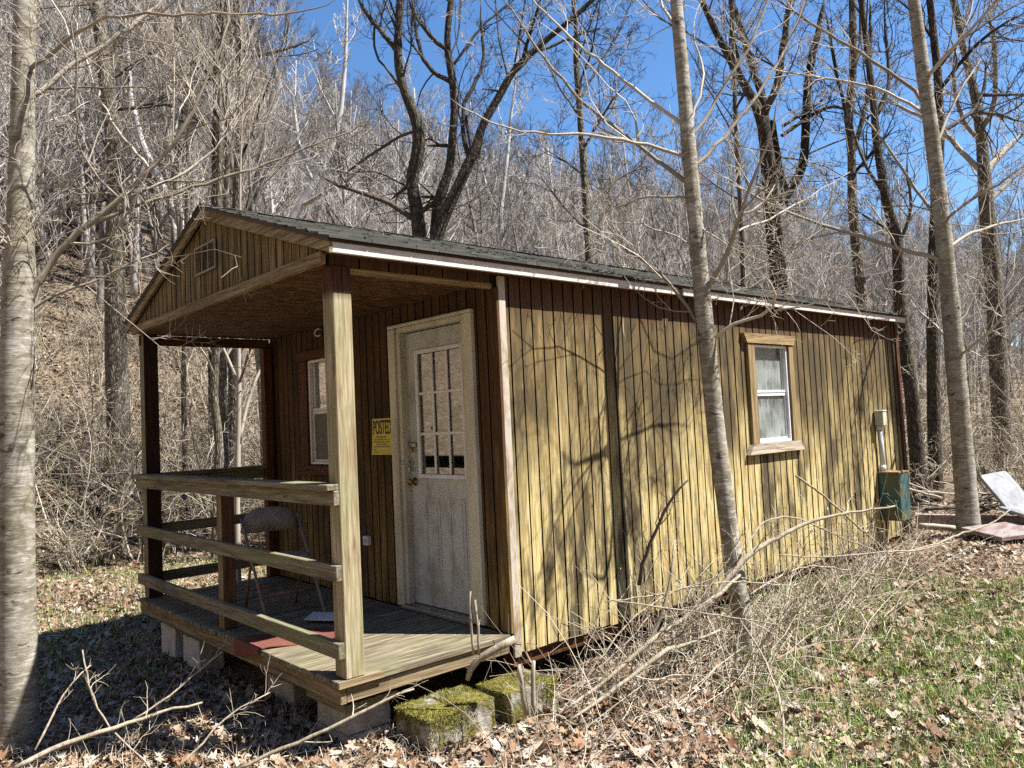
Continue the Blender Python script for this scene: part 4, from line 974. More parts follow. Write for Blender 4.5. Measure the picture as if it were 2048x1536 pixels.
traced_tree('bare_tree', 'dark leaning trunk with right fork above the far end of the roof', B2, TD, 13,
  [(1838, 960, 30), (1825, 800, 27), (1806, 660, 24), (1800, 605, 23), (1795, 480, 21), (1772, 400, 18), (1762, 340, 16), (1752, 280, 15), (1748, 210, 14), (1738, 130, 12), (1730, 60, 11), (1722, 0, 10)],
  [(.6, [(1757, 235, 9), (1775, 190, 8), (1780, 150, 8), (1772, 80, 7), (1768, 0, 6)]), (.5, [(1768, 385, 8), (1735, 340, 7), (1715, 290, 7), (1700, 240, 6)]),
   (-.4, [(1800, 490, 8), (1820, 440, 7), (1825, 380, 6), (1810, 360, 5), (1815, 300, 4)]), (.6, [(1795, 470, 6), (1740, 440, 5), (1700, 410, 4)])], 28, top=5, tw=(10, .5, 1.5, 2), group=G_MID, rmin=.0045)
traced_tree('bare_tree', 'dark straight trunk directly behind the far pale trunk', B2, TD, 13.5,
  [(1872, 975, 26), (1868, 850, 25), (1866, 700, 24), (1867, 560, 23), (1872, 400, 21), (1880, 280, 18), (1877, 160, 16), (1866, 60, 14), (1860, 0, 13)],
  [(.6, [(1882, 270, 10), (1920, 240, 9), (1950, 225, 8), (1958, 200, 9), (1970, 180, 8), (1972, 120, 7)]), (.5, [(1955, 222, 9), (2000, 230, 8), (2050, 245, 7)], 13.8), (.3, [(1968, 190, 8), (2010, 190, 7), (2060, 187, 6)], 13.8),
   (-.6, [(1875, 180, 9), (1910, 140, 8), (1950, 90, 7), (2000, 50, 6), (2060, 20, 6)]), (.6, [(1878, 140, 8), (1920, 80, 7), (1980, 40, 6), (2060, -5, 5)]), (.5, [(1868, 80, 7), (1840, 40, 6), (1800, 0, 5)])], 29, top=5, tw=(12, .5, 1.7, 2), group=G_MID, rmin=.0045)
traced_tree('bare_tree', 'large pale forking tree near the right edge with wide V-shaped limbs', B3, LM, 17,
  [(2010, 950, 36), (2000, 800, 34), (1992, 620, 32), (1980, 480, 30), (1972, 400, 28), (1968, 340, 24), (1963, 280, 20), (1952, 200, 17), (1940, 150, 15), (1925, 90, 13), (1912, 20, 12)],
  [(.8, [(1970, 350, 16), (1990, 320, 15), (2020, 290, 13), (2060, 255, 11)]), (-.8, [(1968, 260, 12), (1985, 230, 11), (1992, 160, 10), (1988, 80, 9), (1975, 20, 8)]),
   (.8, [(1965, 350, 12), (1930, 310, 11), (1890, 265, 10), (1850, 235, 8), (1800, 215, 7), (1760, 185, 6)]), (-.6, [(1955, 280, 10), (1930, 250, 9), (1912, 200, 8), (1905, 140, 7), (1915, 80, 6)]), (.5, [(1975, 405, 9), (2010, 370, 8), (2060, 330, 7)])], 30, top=6, tw=(12, .6, 2, 2), group=G_MID, rmin=.005)
traced_tree('bare_tree', 'stout furrowed trunk left of the porch, standing beyond the leaf-strewn clearing', B3, TD, 14,
  [(252, 1040, 62), (240, 960, 50), (238, 860, 44), (232, 700, 42), (230, 560, 38), (228, 480, 34), (232, 380, 32), (228, 290, 30), (220, 220, 28), (208, 140, 26), (200, 60, 24), (196, 0, 22)],
  [(.5, [(232, 215, 10), (260, 215, 9), (300, 212, 9), (345, 208, 8)]), (-.5, [(225, 400, 8), (200, 402, 7), (170, 402, 6), (160, 410, 5)]), (.6, [(200, 60, 12), (185, 20, 10), (180, -20, 9)]),
   (.6, [(235, 150, 8), (262, 140, 7), (268, 130, 6)]), (.6, [(215, 120, 9), (250, 70, 8), (300, 20, 7)])], 31, top=6, tw=(8, .5, 1.6, 2), group=G_MID, rmin=.0045, sides=18)
traced_tree('bare_tree', 'dark-barked trunk rising just above the porch roof peak', B2, TD, 16,
  [(432, 900, 30), (432, 600, 28), (436, 400, 26), (436, 300, 25), (438, 220, 24), (438, 120, 22), (444, 40, 20), (446, -10, 18)],
  [(.6, [(445, 118, 9), (480, 115, 9), (530, 110, 8), (580, 95, 7), (620, 82, 5)]), (-.6, [(430, 165, 10), (400, 125, 9), (370, 80, 8), (340, 40, 7)]), (.5, [(430, 270, 7), (390, 235, 6), (370, 215, 5)]),
   (.5, [(440, 140, 6), (480, 110, 6), (500, 80, 5)]), (.5, [(430, 160, 6), (385, 160, 5)])], 32, top=6, tw=(8, .5, 1.8, 2), group=G_MID, rmin=.005)
for k, (px, D, w_, lab, lean) in enumerate([(432, 11.5, 17, 'crooked brown trunk seen through the porch opening, left of its close pair', 14), (447, 12.5, 17, 'straight grey trunk of the pair seen through the porch opening', 4), (368, 13, 11, 'thin pale trunk seen through the porch just right of the shaded post', 2), (470, 14, 30, 'wide dark furrowed trunk behind the pair in the porch opening', -4)]):
    traced_tree('bare_tree', lab, B3, LM if k != 3 else TD, D, [(px+2, 985, w_*1.15), (px+lean*.6, 900, w_), (px-lean*.4, 790, w_*.95), (px, 700, w_*.9), (px+3, 560, w_*.8), (px+5, 420, w_*.7), (px+8, 260, w_*.5)],
      [(.5, [(px, 720, w_*.35), (px+35, 660, w_*.3), (px+60, 590, w_*.25)]), (-.5, [(px, 760, w_*.3), (px-25, 700, w_*.25), (px-60, 660, w_*.2)])], 40+k, top=4, tw=(7, .4, 1.3, 2), group=G_MID, rmin=.004)
traced_tree('sycamore_sapling', 'smooth tan sapling forking wide outside the north rail of the porch', LM, LM, 8.9,
  [(474, 1010, 11), (475, 935, 11), (477, 850, 10), (478, 780, 10), (477, 700, 8), (478, 560, 7), (480, 420, 5)],
  [(.3, [(478, 770, 7), (460, 725, 6), (440, 680, 6), (400, 600, 5)]), (-.3, [(478, 770, 6), (495, 720, 6), (508, 680, 5), (530, 600, 4)]), (.3, [(482, 880, 8), (492, 810, 7), (510, 760, 6), (530, 720, 5), (560, 660, 4)])], 45, top=2, tw=(5, .3, .9, 1), rmin=.003, cat='tree')
traced_tree('sycamore_tree', 'white-barked trunk seen at the right side of the porch opening', B1, LM, 13,
  [(540, 985, 24), (530, 920, 20), (528, 860, 16), (522, 780, 15), (517, 700, 14), (512, 560, 11), (508, 470, 7)], [(.5, [(516, 700, 6), (540, 640, 5), (570, 560, 4)])], 46, top=2, tw=(8, .5, 1.5, 2), rmin=.004)

for k, (lab, D, trunk_, limbs_) in enumerate([
  ('pale forked sycamore on the slope above the porch roof, left of the dark twisting stems', 24, [(545, 600, 20), (560, 500, 19), (590, 430, 17), (628, 365, 15), (662, 300, 12), (682, 220, 10), (690, 130, 8)], [(.8, [(628, 365, 11), (600, 300, 9), (588, 220, 8), (592, 120, 6)]), (-.8, [(600, 415, 10), (650, 385, 8), (710, 350, 7), (760, 300, 5)]), (.8, [(560, 490, 9), (530, 420, 8), (520, 350, 6)])]),
  ('pale leaning sycamore on the slope behind the stout furrowed trunk', 26, [(420, 620, 18), (380, 500, 16), (340, 400, 14), (285, 290, 12), (262, 200, 9), (255, 100, 7)], [(.8, [(345, 410, 9), (330, 330, 8), (345, 250, 6), (340, 160, 5)]), (-.8, [(380, 500, 8), (410, 430, 7), (425, 340, 6)])]),
  ('pale slim sycamore on the slope between the dark stems and the straight slender tree', 30, [(1010, 620, 14), (1005, 520, 13), (1000, 430, 11), (1012, 330, 9), (1020, 250, 7)], [(.8, [(1002, 440, 7), (975, 380, 6), (960, 320, 5)]), (-.8, [(1000, 480, 7), (1035, 420, 6), (1050, 350, 5)])])]):
    traced_tree('sycamore_tree', lab, MT['sycbark'], MT['syclimb'], D, trunk_, limbs_, 60+k, top=3, tw=(12, .8, 2.6, 2), rmin=.007, trunk_sprout=5)
# ------------------------------------------------------------------ woods: prototypes, copied one by one, and the far mass as stuff
def forest_proto(seed, H, r, style, mat):
    rs = np.random.RandomState(seed); t0 = bpy.data.objects.new('woods_tree', None)
    n = 12; P_ = wander(np.array([0, 0, -.3]), np.array([rs.normal(0, .05), rs.normal(0, .05), 1]), H, n, rs, .05, .12)
    R_ = np.linspace(r, r*.16, n+1); R_[0] *= 1.3; tb = Tubes(); tb.tube(P_, R_, 7)
    me1 = tb.mesh('trunk'); tb = Tubes(); nb = 22 if style == 0 else 14
    for k in range(nb):
        t = (.28 if style == 0 else .2)+.72*(k+rs.rand())/nb; f = t*n; i = min(int(f), n-1); q = f-i; p = P_[i]*(1-q)+P_[i+1]*q; rr = np.interp(f, range(n+1), R_)*.55
        a = rs.rand()*6.283; d = np.array([math.cos(a), math.sin(a), .75+.6*rs.rand()]); ln = (H*.34)*(1.15-t)*(.7+.6*rs.rand())+.8
        pts = wander(p, d, ln, 7, rs, .13, .1); rad = np.linspace(rr, .012, 8); tb.tube(pts, rad, 4, False)
        sprout(tb, pts, rad, rs, 10, ln*.28, ln*.6, 2, spread=.7, t0=.15, rmin=.0062, up=.18, rscale=.55, mult=(4, 4), curl=.13)
    me2 = tb.mesh('crown')
    for me in (me1, me2): me.materials.append(mat)
    for p in me1.polygons: p.use_smooth = True
    a = bpy.data.objects.new('trunk', me1); b = bpy.data.objects.new('crown', me2); return t0, a, b, me1, me2
protos = []; PH = [17, 15, 19, 13, 16, 11]
for k, (H, r, st) in enumerate([(17, .19, 0), (15, .15, 0), (19, .22, 0), (13, .11, 1), (16, .17, 1), (11, .075, 1)]):
    protos.append(forest_proto(300+k, H, r, st, MT['wood_far'] if k in (0, 1, 3, 5) else MT['wood_far2']))
SKY_AZ = [2, 15, 25, 35, 40, 48, 60, 70, 81, 96]; SKY_T = [.14, .17, .25, .31, .34, .37, .42, .48, .53, .55]
def pol(az, d): return CAM[0]+d*math.cos(math.radians(az)), CAM[1]+d*math.sin(math.radians(az))
rs = np.random.RandomState(77); spots = []
def scatter(n, dmin, dmax, mind, azr=(4, 92), pw=.5):
    out = []; tries = 0
    while len(out) < n and tries < n*60:
        tries += 1; az = rs.uniform(*azr); d = (dmin**(1/pw)+(dmax**(1/pw)-dmin**(1/pw))*rs.rand())**pw
        x, y = pol(az, d)
        if -4 < x < 9.5 and y < 7.5: continue
        if az < 30 and d < 20+rs.rand()*4: continue
        if any((x-a)**2+(y-b)**2 < mind**2 for a, b in spots): continue
        spots.append((x, y)); out.append((x, y, az, d))
    return out
near = scatter(230, 14.5, 62, 1.25, pw=.62)
labs = ['tall grey bare tree on the wooded hillside', 'bare brown tree on the wooded hillside']
first = {}
for (x, y, az, d) in sorted(near, key=lambda q: q[3]):
    k = rs.randint(len(protos)); room = (np.interp(az, SKY_AZ, SKY_T)*d+CAM[2]-gz(x, y))*rs.uniform(.85, 1.15)
    if room < 8 and rs.rand() < .7: k = 5
    t0, a, b, m1, m2 = protos[k]
    if k not in first: o, ca, cb = t0, a, b; first[k] = 1
    else: o, ca, cb = t0.copy(), a.copy(), b.copy()
    for q in (o, ca, cb): COL.objects.link(q)
    ca.parent = o; cb.parent = o
    s_ = min(rs.uniform(.75, 1.1), max(room, 3)/PH[k]); o.location = (x, y, gz(x, y)); o.rotation_euler = (rs.normal(0, .04), rs.normal(0, .04), rs.uniform(0, 6.28)); o.scale = (s_, s_, s_*rs.uniform(.9, 1.15))
    brown = k in (2, 4)
    meta(o, labs[1] if brown else labs[0], 'tree', 'brown trees on the hillside' if brown else 'grey trees on the hillside')
# far woods: one mass
pc = bpy.data.collections.new('woods_sources')
for k, (t0, a, b, m1, m2) in enumerate(protos):
    bmm = bmesh.new(); bmm.from_mesh(m1); bmm.from_mesh(m2); me = bpy.data.meshes.new('woods_source'); bmm.to_mesh(me); bmm.free(); me.materials.append(m1.materials[0])
    pc.objects.link(bpy.data.objects.new('woods_source', me))
far = scatter(1500, 60, 185, 1.9, (2, 96), .6)+scatter(420, 30, 100, 1.2, (66, 96), .6)
far += scatter(520, 34, 92, 2.2, (100, 320), .6)  # unseen trees on the slopes behind the camera, added for reflections and fill
pts = [(x, y, gz(x, y)) for x, y, az, d in far if az > 96 or d < np.interp(math.radians(az), AZ, DIST)+10]
mid_ = scatter(240, 17, 60, .9, (4, 92), .6)
def scatter_stuff(name, pts, coll, label, smin, smax, seed, kind='stuff', tilt=.06, cat='woods'):
    me = bpy.data.meshes.new(name); me.from_pydata(pts, [], []); o = bpy.data.objects.new(name, me); COL.objects.link(o)
    ng = bpy.data.node_groups.new(name+'_nodes', 'GeometryNodeTree'); ng.interface.new_socket('Geometry', in_out='INPUT', socket_type='NodeSocketGeometry'); ng.interface.new_socket('Geometry', in_out='OUTPUT', socket_type='NodeSocketGeometry')
    N = ng.nodes; gi = N.new('NodeGroupInput'); go = N.new('NodeGroupOutput'); ip = N.new('GeometryNodeInstanceOnPoints'); ci = N.new('GeometryNodeCollectionInfo')
    ci.inputs[0].default_value = coll; ci.inputs['Separate Children'].default_value = True; ci.inputs['Reset Children'].default_value = True
    r1 = N.new('FunctionNodeRandomValue'); r1.data_type = 'FLOAT_VECTOR'; r1.inputs[0].default_value = (-tilt, -tilt, 0); r1.inputs[1].default_value = (tilt, tilt, 6.283); r1.inputs['Seed'].default_value = seed
    r2 = N.new('FunctionNodeRandomValue'); r2.data_type = 'FLOAT'; r2.inputs[2].default_value = smin; r2.inputs[3].default_value = smax; r2.inputs['Seed'].default_value = seed+1
    r3 = N.new('FunctionNodeRandomValue'); r3.data_type = 'INT'; r3.inputs[4].default_value = 0; r3.inputs[5].default_value = len(coll.objects)-1; r3.inputs['Seed'].default_value = seed+2
    ng.links.new(gi.outputs[0], ip.inputs['Points']); ng.links.new(ci.outputs[0], ip.inputs['Instance']); ip.inputs['Pick Instance'].default_value = True
    ng.links.new(r3.outputs[2], ip.inputs['Instance Index']); ng.links.new(r1.outputs[0], ip.inputs['Rotation']); ng.links.new(r2.outputs[1], ip.inputs['Scale']); ng.links.new(ip.outputs[0], go.inputs[0])
    md = o.modifiers.new('scatter', 'NODES'); md.node_group = ng
    meta(o, label, cat, kind=kind); return o
scatter_stuff('distant_woods', pts, pc, 'grey bare woods covering the whole far hillside under the sky', .6, .95, 5)
# shrubs and saplings at the foot of the hill
def shrub_proto(seed, H, stems, buds):
    rs2 = np.random.RandomState(seed); tb = Tubes(); bd = Tubes()
    for k in range(stems):
        a = rs2.rand()*6.283; d = np.array([math.cos(a)*.5, math.sin(a)*.5, 1.1]); ln = H*(.6+.5*rs2.rand())
        pts = wander(np.array([rs2.normal(0, .12), rs2.normal(0, .12), -.05]), d, ln, 8, rs2, .13, -.03); rad = np.linspace(.009+.010*rs2.rand(), .0035, 9); tb.tube(pts, rad, 4, False)
        n0 = len(tb.v); sprout(tb, pts, rad, rs2, 8, ln*.2, ln*.5, 1, rmin=.003, up=.02, spread=1.0, mult=(4, 3))
        if buds:
            vs = tb.v[n0:]
            for _ in range(14):
                p = np.array(vs[rs2.randint(len(vs))]); q = rs2.normal(0, .012, (3, 3)); bd.tri(p+q[0], p+q[1], p+q[2])
    return tb, bd
shp = []
for k, (H, st, bu) in enumerate([(2.6, 9, 1), (1.6, 12, 0), (3.4, 6, 1), (1.1, 16, 0)]):
    tb, bd = shrub_proto(500+k, H, st, bu); m1 = tb.mesh('stems'); m1.materials.append(MT['straw']); m2 = None
    if bu: m2 = bd.mesh('buds'); m2.materials.append(MT['green'])
    shp.append((m1, m2))
def put_shrub(k, x, y, s_, rz, label, group):
    t0 = thing('shrub', (x, y, gz(x, y)), label, 'shrub', group)
    a = bpy.data.objects.new('stems', shp[k][0]); COL.objects.link(a); a.parent = t0
    if shp[k][1]: b = bpy.data.objects.new('leaves', shp[k][1]); COL.objects.link(b); b.parent = t0  # small green buds, carried under the part name leaves
    t0.rotation_euler = (0, 0, rz); t0.scale = (s_, s_, s_)
rs = np.random.RandomState(9)
for k in range(150):
    az = rs.uniform(62, 88); d = 13.2+14*rs.rand()**1.6; x, y = pol(az, d); put_shrub(rs.randint(4), x, y, rs.uniform(.6, 1.1), rs.uniform(0, 6.28), 'dry bare shrub in the thicket beyond the clearing left of the porch', 'shrubs beyond the clearing')
for k in range(60):
    az = rs.uniform(12, 30); d = rs.uniform(14.5, 30); x, y = pol(az, d); put_shrub(rs.randint(4), x, y, rs.uniform(.7, 1.3), rs.uniform(0, 6.28), 'dry bare shrub in the thicket behind the far end of the cabin', 'shrubs behind the cabin end')
#SECTION_GROUND
# ------------------------------------------------------------------ leaf litter, grass
def leaf_field(name, n, gen, smin, smax, mat, label, seed, kind='maple', cat='leaves'):
    rs = np.random.RandomState(seed)
    if kind == 'maple':
        ang = np.radians([0, 22, 45, 70, 95, 130, 180, 230, 265, 290, 315, 338]); rad = np.array([1, .55, .85, .5, .8, .45, .35, .45, .8, .5, .85, .55])
    else:
        ang = np.radians([0, 40, 100, 180, 260, 320]); rad = np.array([1, .55, .45, .7, .45, .55])
    m = len(ang); x, y = gen(n, rs); n = len(x)
    s = rs.uniform(smin, smax, n)*rs.choice([.7, 1, 1, 1.25], n); rz = rs.uniform(0, 6.283, n); tx = rs.normal(0, .38, n); ty = rs.normal(0, .38, n)
    fold = rs.uniform(-.2, 1.1, n); lx = np.cos(ang)*rad; ly = np.sin(ang)*rad
    LX = np.concatenate([[0], lx]); LY = np.concatenate([[0], ly])
    jit = 1+rs.normal(0, .13, (n, m+1)); X = LX[None]*jit*s[:, None]; Y = LY[None]*jit*s[:, None]
    Z = fold[:, None]*(np.abs(LY)[None]**1.2)*s[:, None]*.8+rs.normal(0, .10, (n, m+1))*s[:, None]+.25*fold[:, None]*(LX**2)[None]*s[:, None]
    Z2 = Z+X*np.sin(ty)[:, None]+Y*np.sin(tx)[:, None]
    c, q = np.cos(rz)[:, None], np.sin(rz)[:, None]; WX = x[:, None]+X*c-Y*q; WY = y[:, None]+X*q+Y*c
    WZ = ground_z(x, y)[:, None]+np.maximum(Z2-Z2.min(1, keepdims=True), 0)+rs.uniform(.0, .022, n)[:, None]
    V = np.stack([WX, WY, WZ], -1).reshape(-1, 3); base = (np.arange(n)*(m+1))[:, None]
    k = np.arange(m); T = np.stack([np.zeros(m, int), 1+k, 1+(k+1) % m], -1).reshape(-1)[None]+base
    T = T.reshape(-1)
    me = bpy.data.meshes.new(name); me.vertices.add(len(V)); me.vertices.foreach_set('co', V.ravel())
    nt = len(T)//3; me.loops.add(len(T)); me.loops.foreach_set('vertex_index', T); me.polygons.add(nt); me.polygons.foreach_set('loop_start', np.arange(nt)*3); me.polygons.foreach_set('loop_total', np.full(nt, 3))
    me.update(calc_edges=True); o = finish(me, name, mat); meta(o, label, cat, kind='stuff'); return o
def under_cabin(x, y): return (x > -1.0) & (x < L) & (y > .35) & (y < W-.3)
def gen_polar(d0, d1, a0, a1, pw):
    def g(n, rs):
        d = d0+(d1-d0)*rs.rand(n)**pw; a = np.radians(rs.uniform(a0, a1, n)); x = CAM[0]+d*np.cos(a); y = CAM[1]+d*np.sin(a)
        k = ~under_cabin(x, y); return x[k], y[k]
    return g
leaf_field('leaf_litter', 60000, gen_polar(1.8, 17, 6, 92, 1.15), .014, .044, MT['leaf'], 'brown and tan fallen leaves carpeting the ground around the cabin', 1)
leaf_field('curled_leaves', 3600, gen_polar(1.8, 11, 6, 90, 1.05), .038, .064, MT['leaf'], 'large curled brown maple leaves lying on top of the litter', 8)
leaf_field('leaf_crumbs', 80000, gen_polar(2.0, 13, 6, 90, 1.1), .008, .022, MT['leaf'], 'small broken leaf crumbs scattered between the larger fallen leaves', 2, 'x')
leaf_field('hill_leaves', 30000, gen_polar(15, 46, 50, 92, 1.1), .035, .09, MT['leaf'], 'fallen leaves covering the foot of the wooded slope', 3, 'x')
def grass(name, n, gen, hmin, hmax, wd, mat, label, seed, lean=.6):
    rs = np.random.RandomState(seed); x, y = gen(n, rs); n = len(x); h = rs.uniform(hmin, hmax, n); a = rs.uniform(0, 6.283, n); ln = rs.uniform(.1, lean, n)
    z = ground_z(x, y); b = rs.uniform(0, 6.283, n); w = wd*rs.uniform(.6, 1.3, n)
    V = np.zeros((n, 5, 3)); wx, wy = np.cos(b)*w, np.sin(b)*w; lx, ly = np.cos(a)*h*ln, np.sin(a)*h*ln
    V[:, 0] = np.stack([x-wx, y-wy, z], -1); V[:, 1] = np.stack([x+wx, y+wy, z], -1)
    V[:, 2] = np.stack([x-wx*.7+lx*.35, y-wy*.7+ly*.35, z+h*.6], -1); V[:, 3] = np.stack([x+wx*.7+lx*.35, y+wy*.7+ly*.35, z+h*.6], -1); V[:, 4] = np.stack([x+lx, y+ly, z+h*(1-.3*ln)], -1)
    base = (np.arange(n)*5)[:, None]; T = (np.array([[0, 1, 3, 0, 3, 2, 2, 3, 4]])+base).reshape(-1)
    me = bpy.data.meshes.new(name); me.vertices.add(n*5); me.vertices.foreach_set('co', V.ravel()); nt = len(T)//3; me.loops.add(len(T)); me.loops.foreach_set('vertex_index', T)
    me.polygons.add(nt); me.polygons.foreach_set('loop_start', np.arange(nt)*3); me.polygons.foreach_set('loop_total', np.full(nt, 3)); me.update(calc_edges=True)
    o = finish(me, name, mat); meta(o, label, 'grass', kind='stuff'); return o
def gen_tufts(n_t, per, a0, a1, d0, d1, sig):
    def g(n, rs):
        a = np.radians(rs.uniform(a0, a1, n_t)); d = d0+(d1-d0)*rs.rand(n_t)**1.1; cx = CAM[0]+d*np.cos(a); cy = CAM[1]+d*np.sin(a)
        k = rs.randint(0, n_t, n); x = cx[k]+rs.normal(0, sig, n); y = cy[k]+rs.normal(0, sig, n); u = ~under_cabin(x, y); return x[u], y[u]
    return g
grass('grass_tufts', 60000, gen_tufts(480, 90, 7, 34, 2.4, 8.5, .08), .03, .10, .0022, MT['green'], 'short green spring grass in tufts on the open ground right of the cabin', 4)
grass('grass_sprigs', 12000, gen_tufts(260, 60, 66, 88, 7, 14, .15), .03, .08, .004, MT['green'], 'thin green grass in the sunny clearing left of the porch', 5)
grass('dry_grass', 42000, gen_polar(2.2, 13, 6, 90, 1.1), .05, .16, .0016, MT['straw'], 'dry straw stalks and dead grass lying among the leaves', 6, 1.8)
leaf_field('clover_patches', 42000, gen_tufts(420, 80, 6, 33, 2.4, 8.5, .10), .006, .014, MT['green'], 'small bright green weeds on the ground in the lower right', 7, 'x', 'weeds')
#SECTION_STICKS
# ------------------------------------------------------------------ cut brush in front of the side wall
def stick(name, pts, D0, D1, label, group, seed, mat=None, twigs=6, tl=(.12, .4), lev=1, cat='branch', rm=.0022):
    rs = np.random.RandomState(seed); n = len(pts); P_, R_ = [], []
    for k, q in enumerate(pts):
        d = D0+(D1-D0)*k/(n-1); P_.append(at(q[0], q[1], d)); R_.append(max(q[2]*(.68 if group == GBR else .9)/2*d/F_PX, .0015))
    P_, R_ = resample(P_, R_, .07); P_[1:-1] += rs.normal(0, .003, (len(P_)-2, 3))
    for p in P_:
        g_ = gz(p[0], p[1]); p[2] = max(p[2], g_+.005)
        if 0 < p[0] < L and p[1] > -.03: p[1] = -.03
    tb = Tubes(); tb.tube(P_, R_, 8)
    o = tb.build(name, mat or MT['branch'], None); meta(o, label, cat, group)
    b = Vector(P_[0]); o.data.transform(Matrix.Translation(-b)); o.location = b
    if twigs:
        tw = Tubes(); sprout(tw, P_, R_, rs, twigs, tl[0], tl[1], lev, rmin=rm, up=.05, spread=.8, mult=(3, 3)); tw.build('sprays', mat or MT['straw'], o)
    return o
GBR = 'cut branches heaped against the cabin side'
BR = [
 ('thick pale branch rising right from the leaning trunk to the teal electric box', [(1330, 1290, 12), (1400, 1235, 15), (1465, 1145, 17), (1500, 1105, 17), (1545, 1080, 14), (1600, 1050, 12), (1660, 1032, 9), (1720, 1022, 7), (1790, 1012, 5)], 5.3, 6.1),
 ('dark crooked branch leaning on the siding left of the leaning trunk', [(1278, 1170, 12), (1285, 1120, 11), (1300, 1085, 10), (1330, 1020, 9), (1352, 980, 7), (1376, 960, 6)], 5.35, 5.35),
 ('long straight branch slanting down right in front of the window corner', [(1592, 952, 7), (1640, 985, 7), (1690, 1030, 6), (1740, 1075, 6), (1790, 1120, 5), (1850, 1165, 4)], 6.6, 7.6),
 ('pale bent pole running from the mossy steps up to the leaning trunk', [(1130, 1420, 9), (1210, 1365, 12), (1290, 1290, 14), (1350, 1245, 15), (1400, 1215, 14), (1450, 1180, 12), (1480, 1150, 8)], 4.6, 5.5),
 ('thick grey pole lying lowest in the heap', [(1140, 1440, 7), (1200, 1400, 12), (1260, 1355, 12), (1330, 1300, 15), (1370, 1290, 10), (1440, 1260, 7)], 4.5, 5.1),
 ('thin long rod lying almost level across the heap', [(1210, 1204, 4), (1300, 1193, 5), (1400, 1170, 5), (1490, 1162, 5), (1560, 1170, 4)], 5.0, 5.6),
 ('thin rod crossing level below the leaning trunk', [(1220, 1200, 4), (1330, 1215, 5), (1430, 1230, 5), (1500, 1240, 4), (1560, 1250, 3)], 4.9, 5.1),
 ('steep pale pole on the left side of the heap', [(1275, 1320, 13), (1310, 1265, 12), (1335, 1200, 9), (1345, 1120, 6), (1350, 1080, 5)], 5.0, 5.2),
 ('arched thin branch bowing over toward the box', [(1490, 1100, 5), (1520, 1045, 5), (1570, 1030, 5), (1620, 1045, 5), (1680, 1075, 4), (1750, 1100, 4)], 5.5, 6.4),
 ('thin reddish stem leaning from the heap past the trunk', [(1310, 1330, 5), (1370, 1240, 5), (1430, 1160, 4), (1475, 1090, 4)], 4.9, 5.4),
 ('curved light branch at the far end of the heap', [(1500, 1190, 6), (1560, 1150, 6), (1620, 1130, 5), (1700, 1140, 4), (1760, 1150, 3)], 5.6, 6.6),
 ('slim upright stem in the ground at the lower middle', [(1565, 1536, 9), (1568, 1440, 8), (1555, 1380, 7), (1540, 1340, 6), (1510, 1280, 5), (1480, 1240, 4)], 3.9, 4.6),
 ('short pale stick below the leaning trunk standing upright', [(1472, 1355, 8), (1470, 1310, 8), (1478, 1250, 7), (1490, 1215, 5)], 5.1, 5.2),
 ('thin pole fanning left from the heap above the steps', [(1110, 1440, 4), (1190, 1330, 5), (1260, 1240, 5), (1330, 1190, 4), (1440, 1150, 3)], 4.6, 5.3),
 ('light rod at the foot of the heap pointing to the steps', [(1100, 1400, 4), (1180, 1350, 5), (1250, 1290, 5), (1300, 1230, 4)], 4.7, 5.1),
 ('fallen branch lying toward the far pale trunk', [(1560, 1110, 4), (1650, 1115, 5), (1760, 1105, 5), (1840, 1100, 5), (1900, 1085, 4)], 6.2, 7.6),
 ('pale branch lying across the foot of the far pale trunk', [(1790, 1108, 5), (1870, 1090, 6), (1920, 1068, 6), (1980, 1050, 5), (2020, 1020, 4)], 7.6, 8.6)]
for k, (lab, pts, a, b) in enumerate(BR): stick('branch', pts, a, b, lab, GBR, 700+k, MT['twigd'] if k == 1 else None, twigs=12 if k in (0, 8, 10, 4, 9) else 5)
# fine tangle: nobody could count it
rs = np.random.RandomState(41); tb = Tubes()
for k in range(800):
    x = rs.uniform(-.1, 5.2); y = rs.uniform(-1.35, -.12) if x < 3 else rs.uniform(-.9, -.1)
    if rs.rand() < .45: x = rs.normal(1.5, .8); y = rs.normal(-.6, .28)
    d = np.array([rs.normal(.35, .6), rs.normal(.1, .4), rs.uniform(.1, 1.1)]); ln = rs.uniform(.25, 1.15)
    pts = wander(np.array([x, min(y, -.08), gz(x, y)]), d, ln, 5, rs, .16, -.10)
    pts[:, 1] = np.minimum(pts[:, 1], -.03); tb.tube(pts, np.linspace(.0036, .0016, 6), 3, False)
    if k % 2: sprout(tb, pts, np.full(6, .0025), rs, 3, .06, .22, 0, rmin=.0013, up=0)
gb = Tubes()
for _ in range(2600):
    p = np.array(tb.v[rs.randint(len(tb.v))])+rs.normal(0, .006, 3)
    if p[0] > .9: q = rs.normal(0, .007, (3, 3)); gb.tri(p+q[0], p+q[1], p+q[2])
o = gb.build('spring_buds', MT['green'], smooth=False); meta(o, 'tiny yellow-green buds on the twigs along the side wall', 'buds', kind='stuff')
o = tb.build('twig_tangle', MT['straw']); meta(o, 'tangle of thin dry twigs along the foot of the cabin side wall', 'twigs', kind='stuff')
tb = Tubes()
for k in range(420):
    az = rs.uniform(8, 88); d0 = rs.uniform(2.2, 10); x, y = pol(az, d0)
    if -1 < x < L and y > .2 and y < W: continue
    a = rs.rand()*6.283; pts = wander(np.array([x, y, 0]), np.array([math.cos(a), math.sin(a), 0]), rs.uniform(.15, .8), 5, rs, .15, 0)
    pts[:, 2] = ground_z(pts[:, 0], pts[:, 1])+.02+np.abs(rs.normal(0, .015, 6)); tb.tube(pts, np.linspace(rs.uniform(.002, .005), .0015, 6), 4, False)
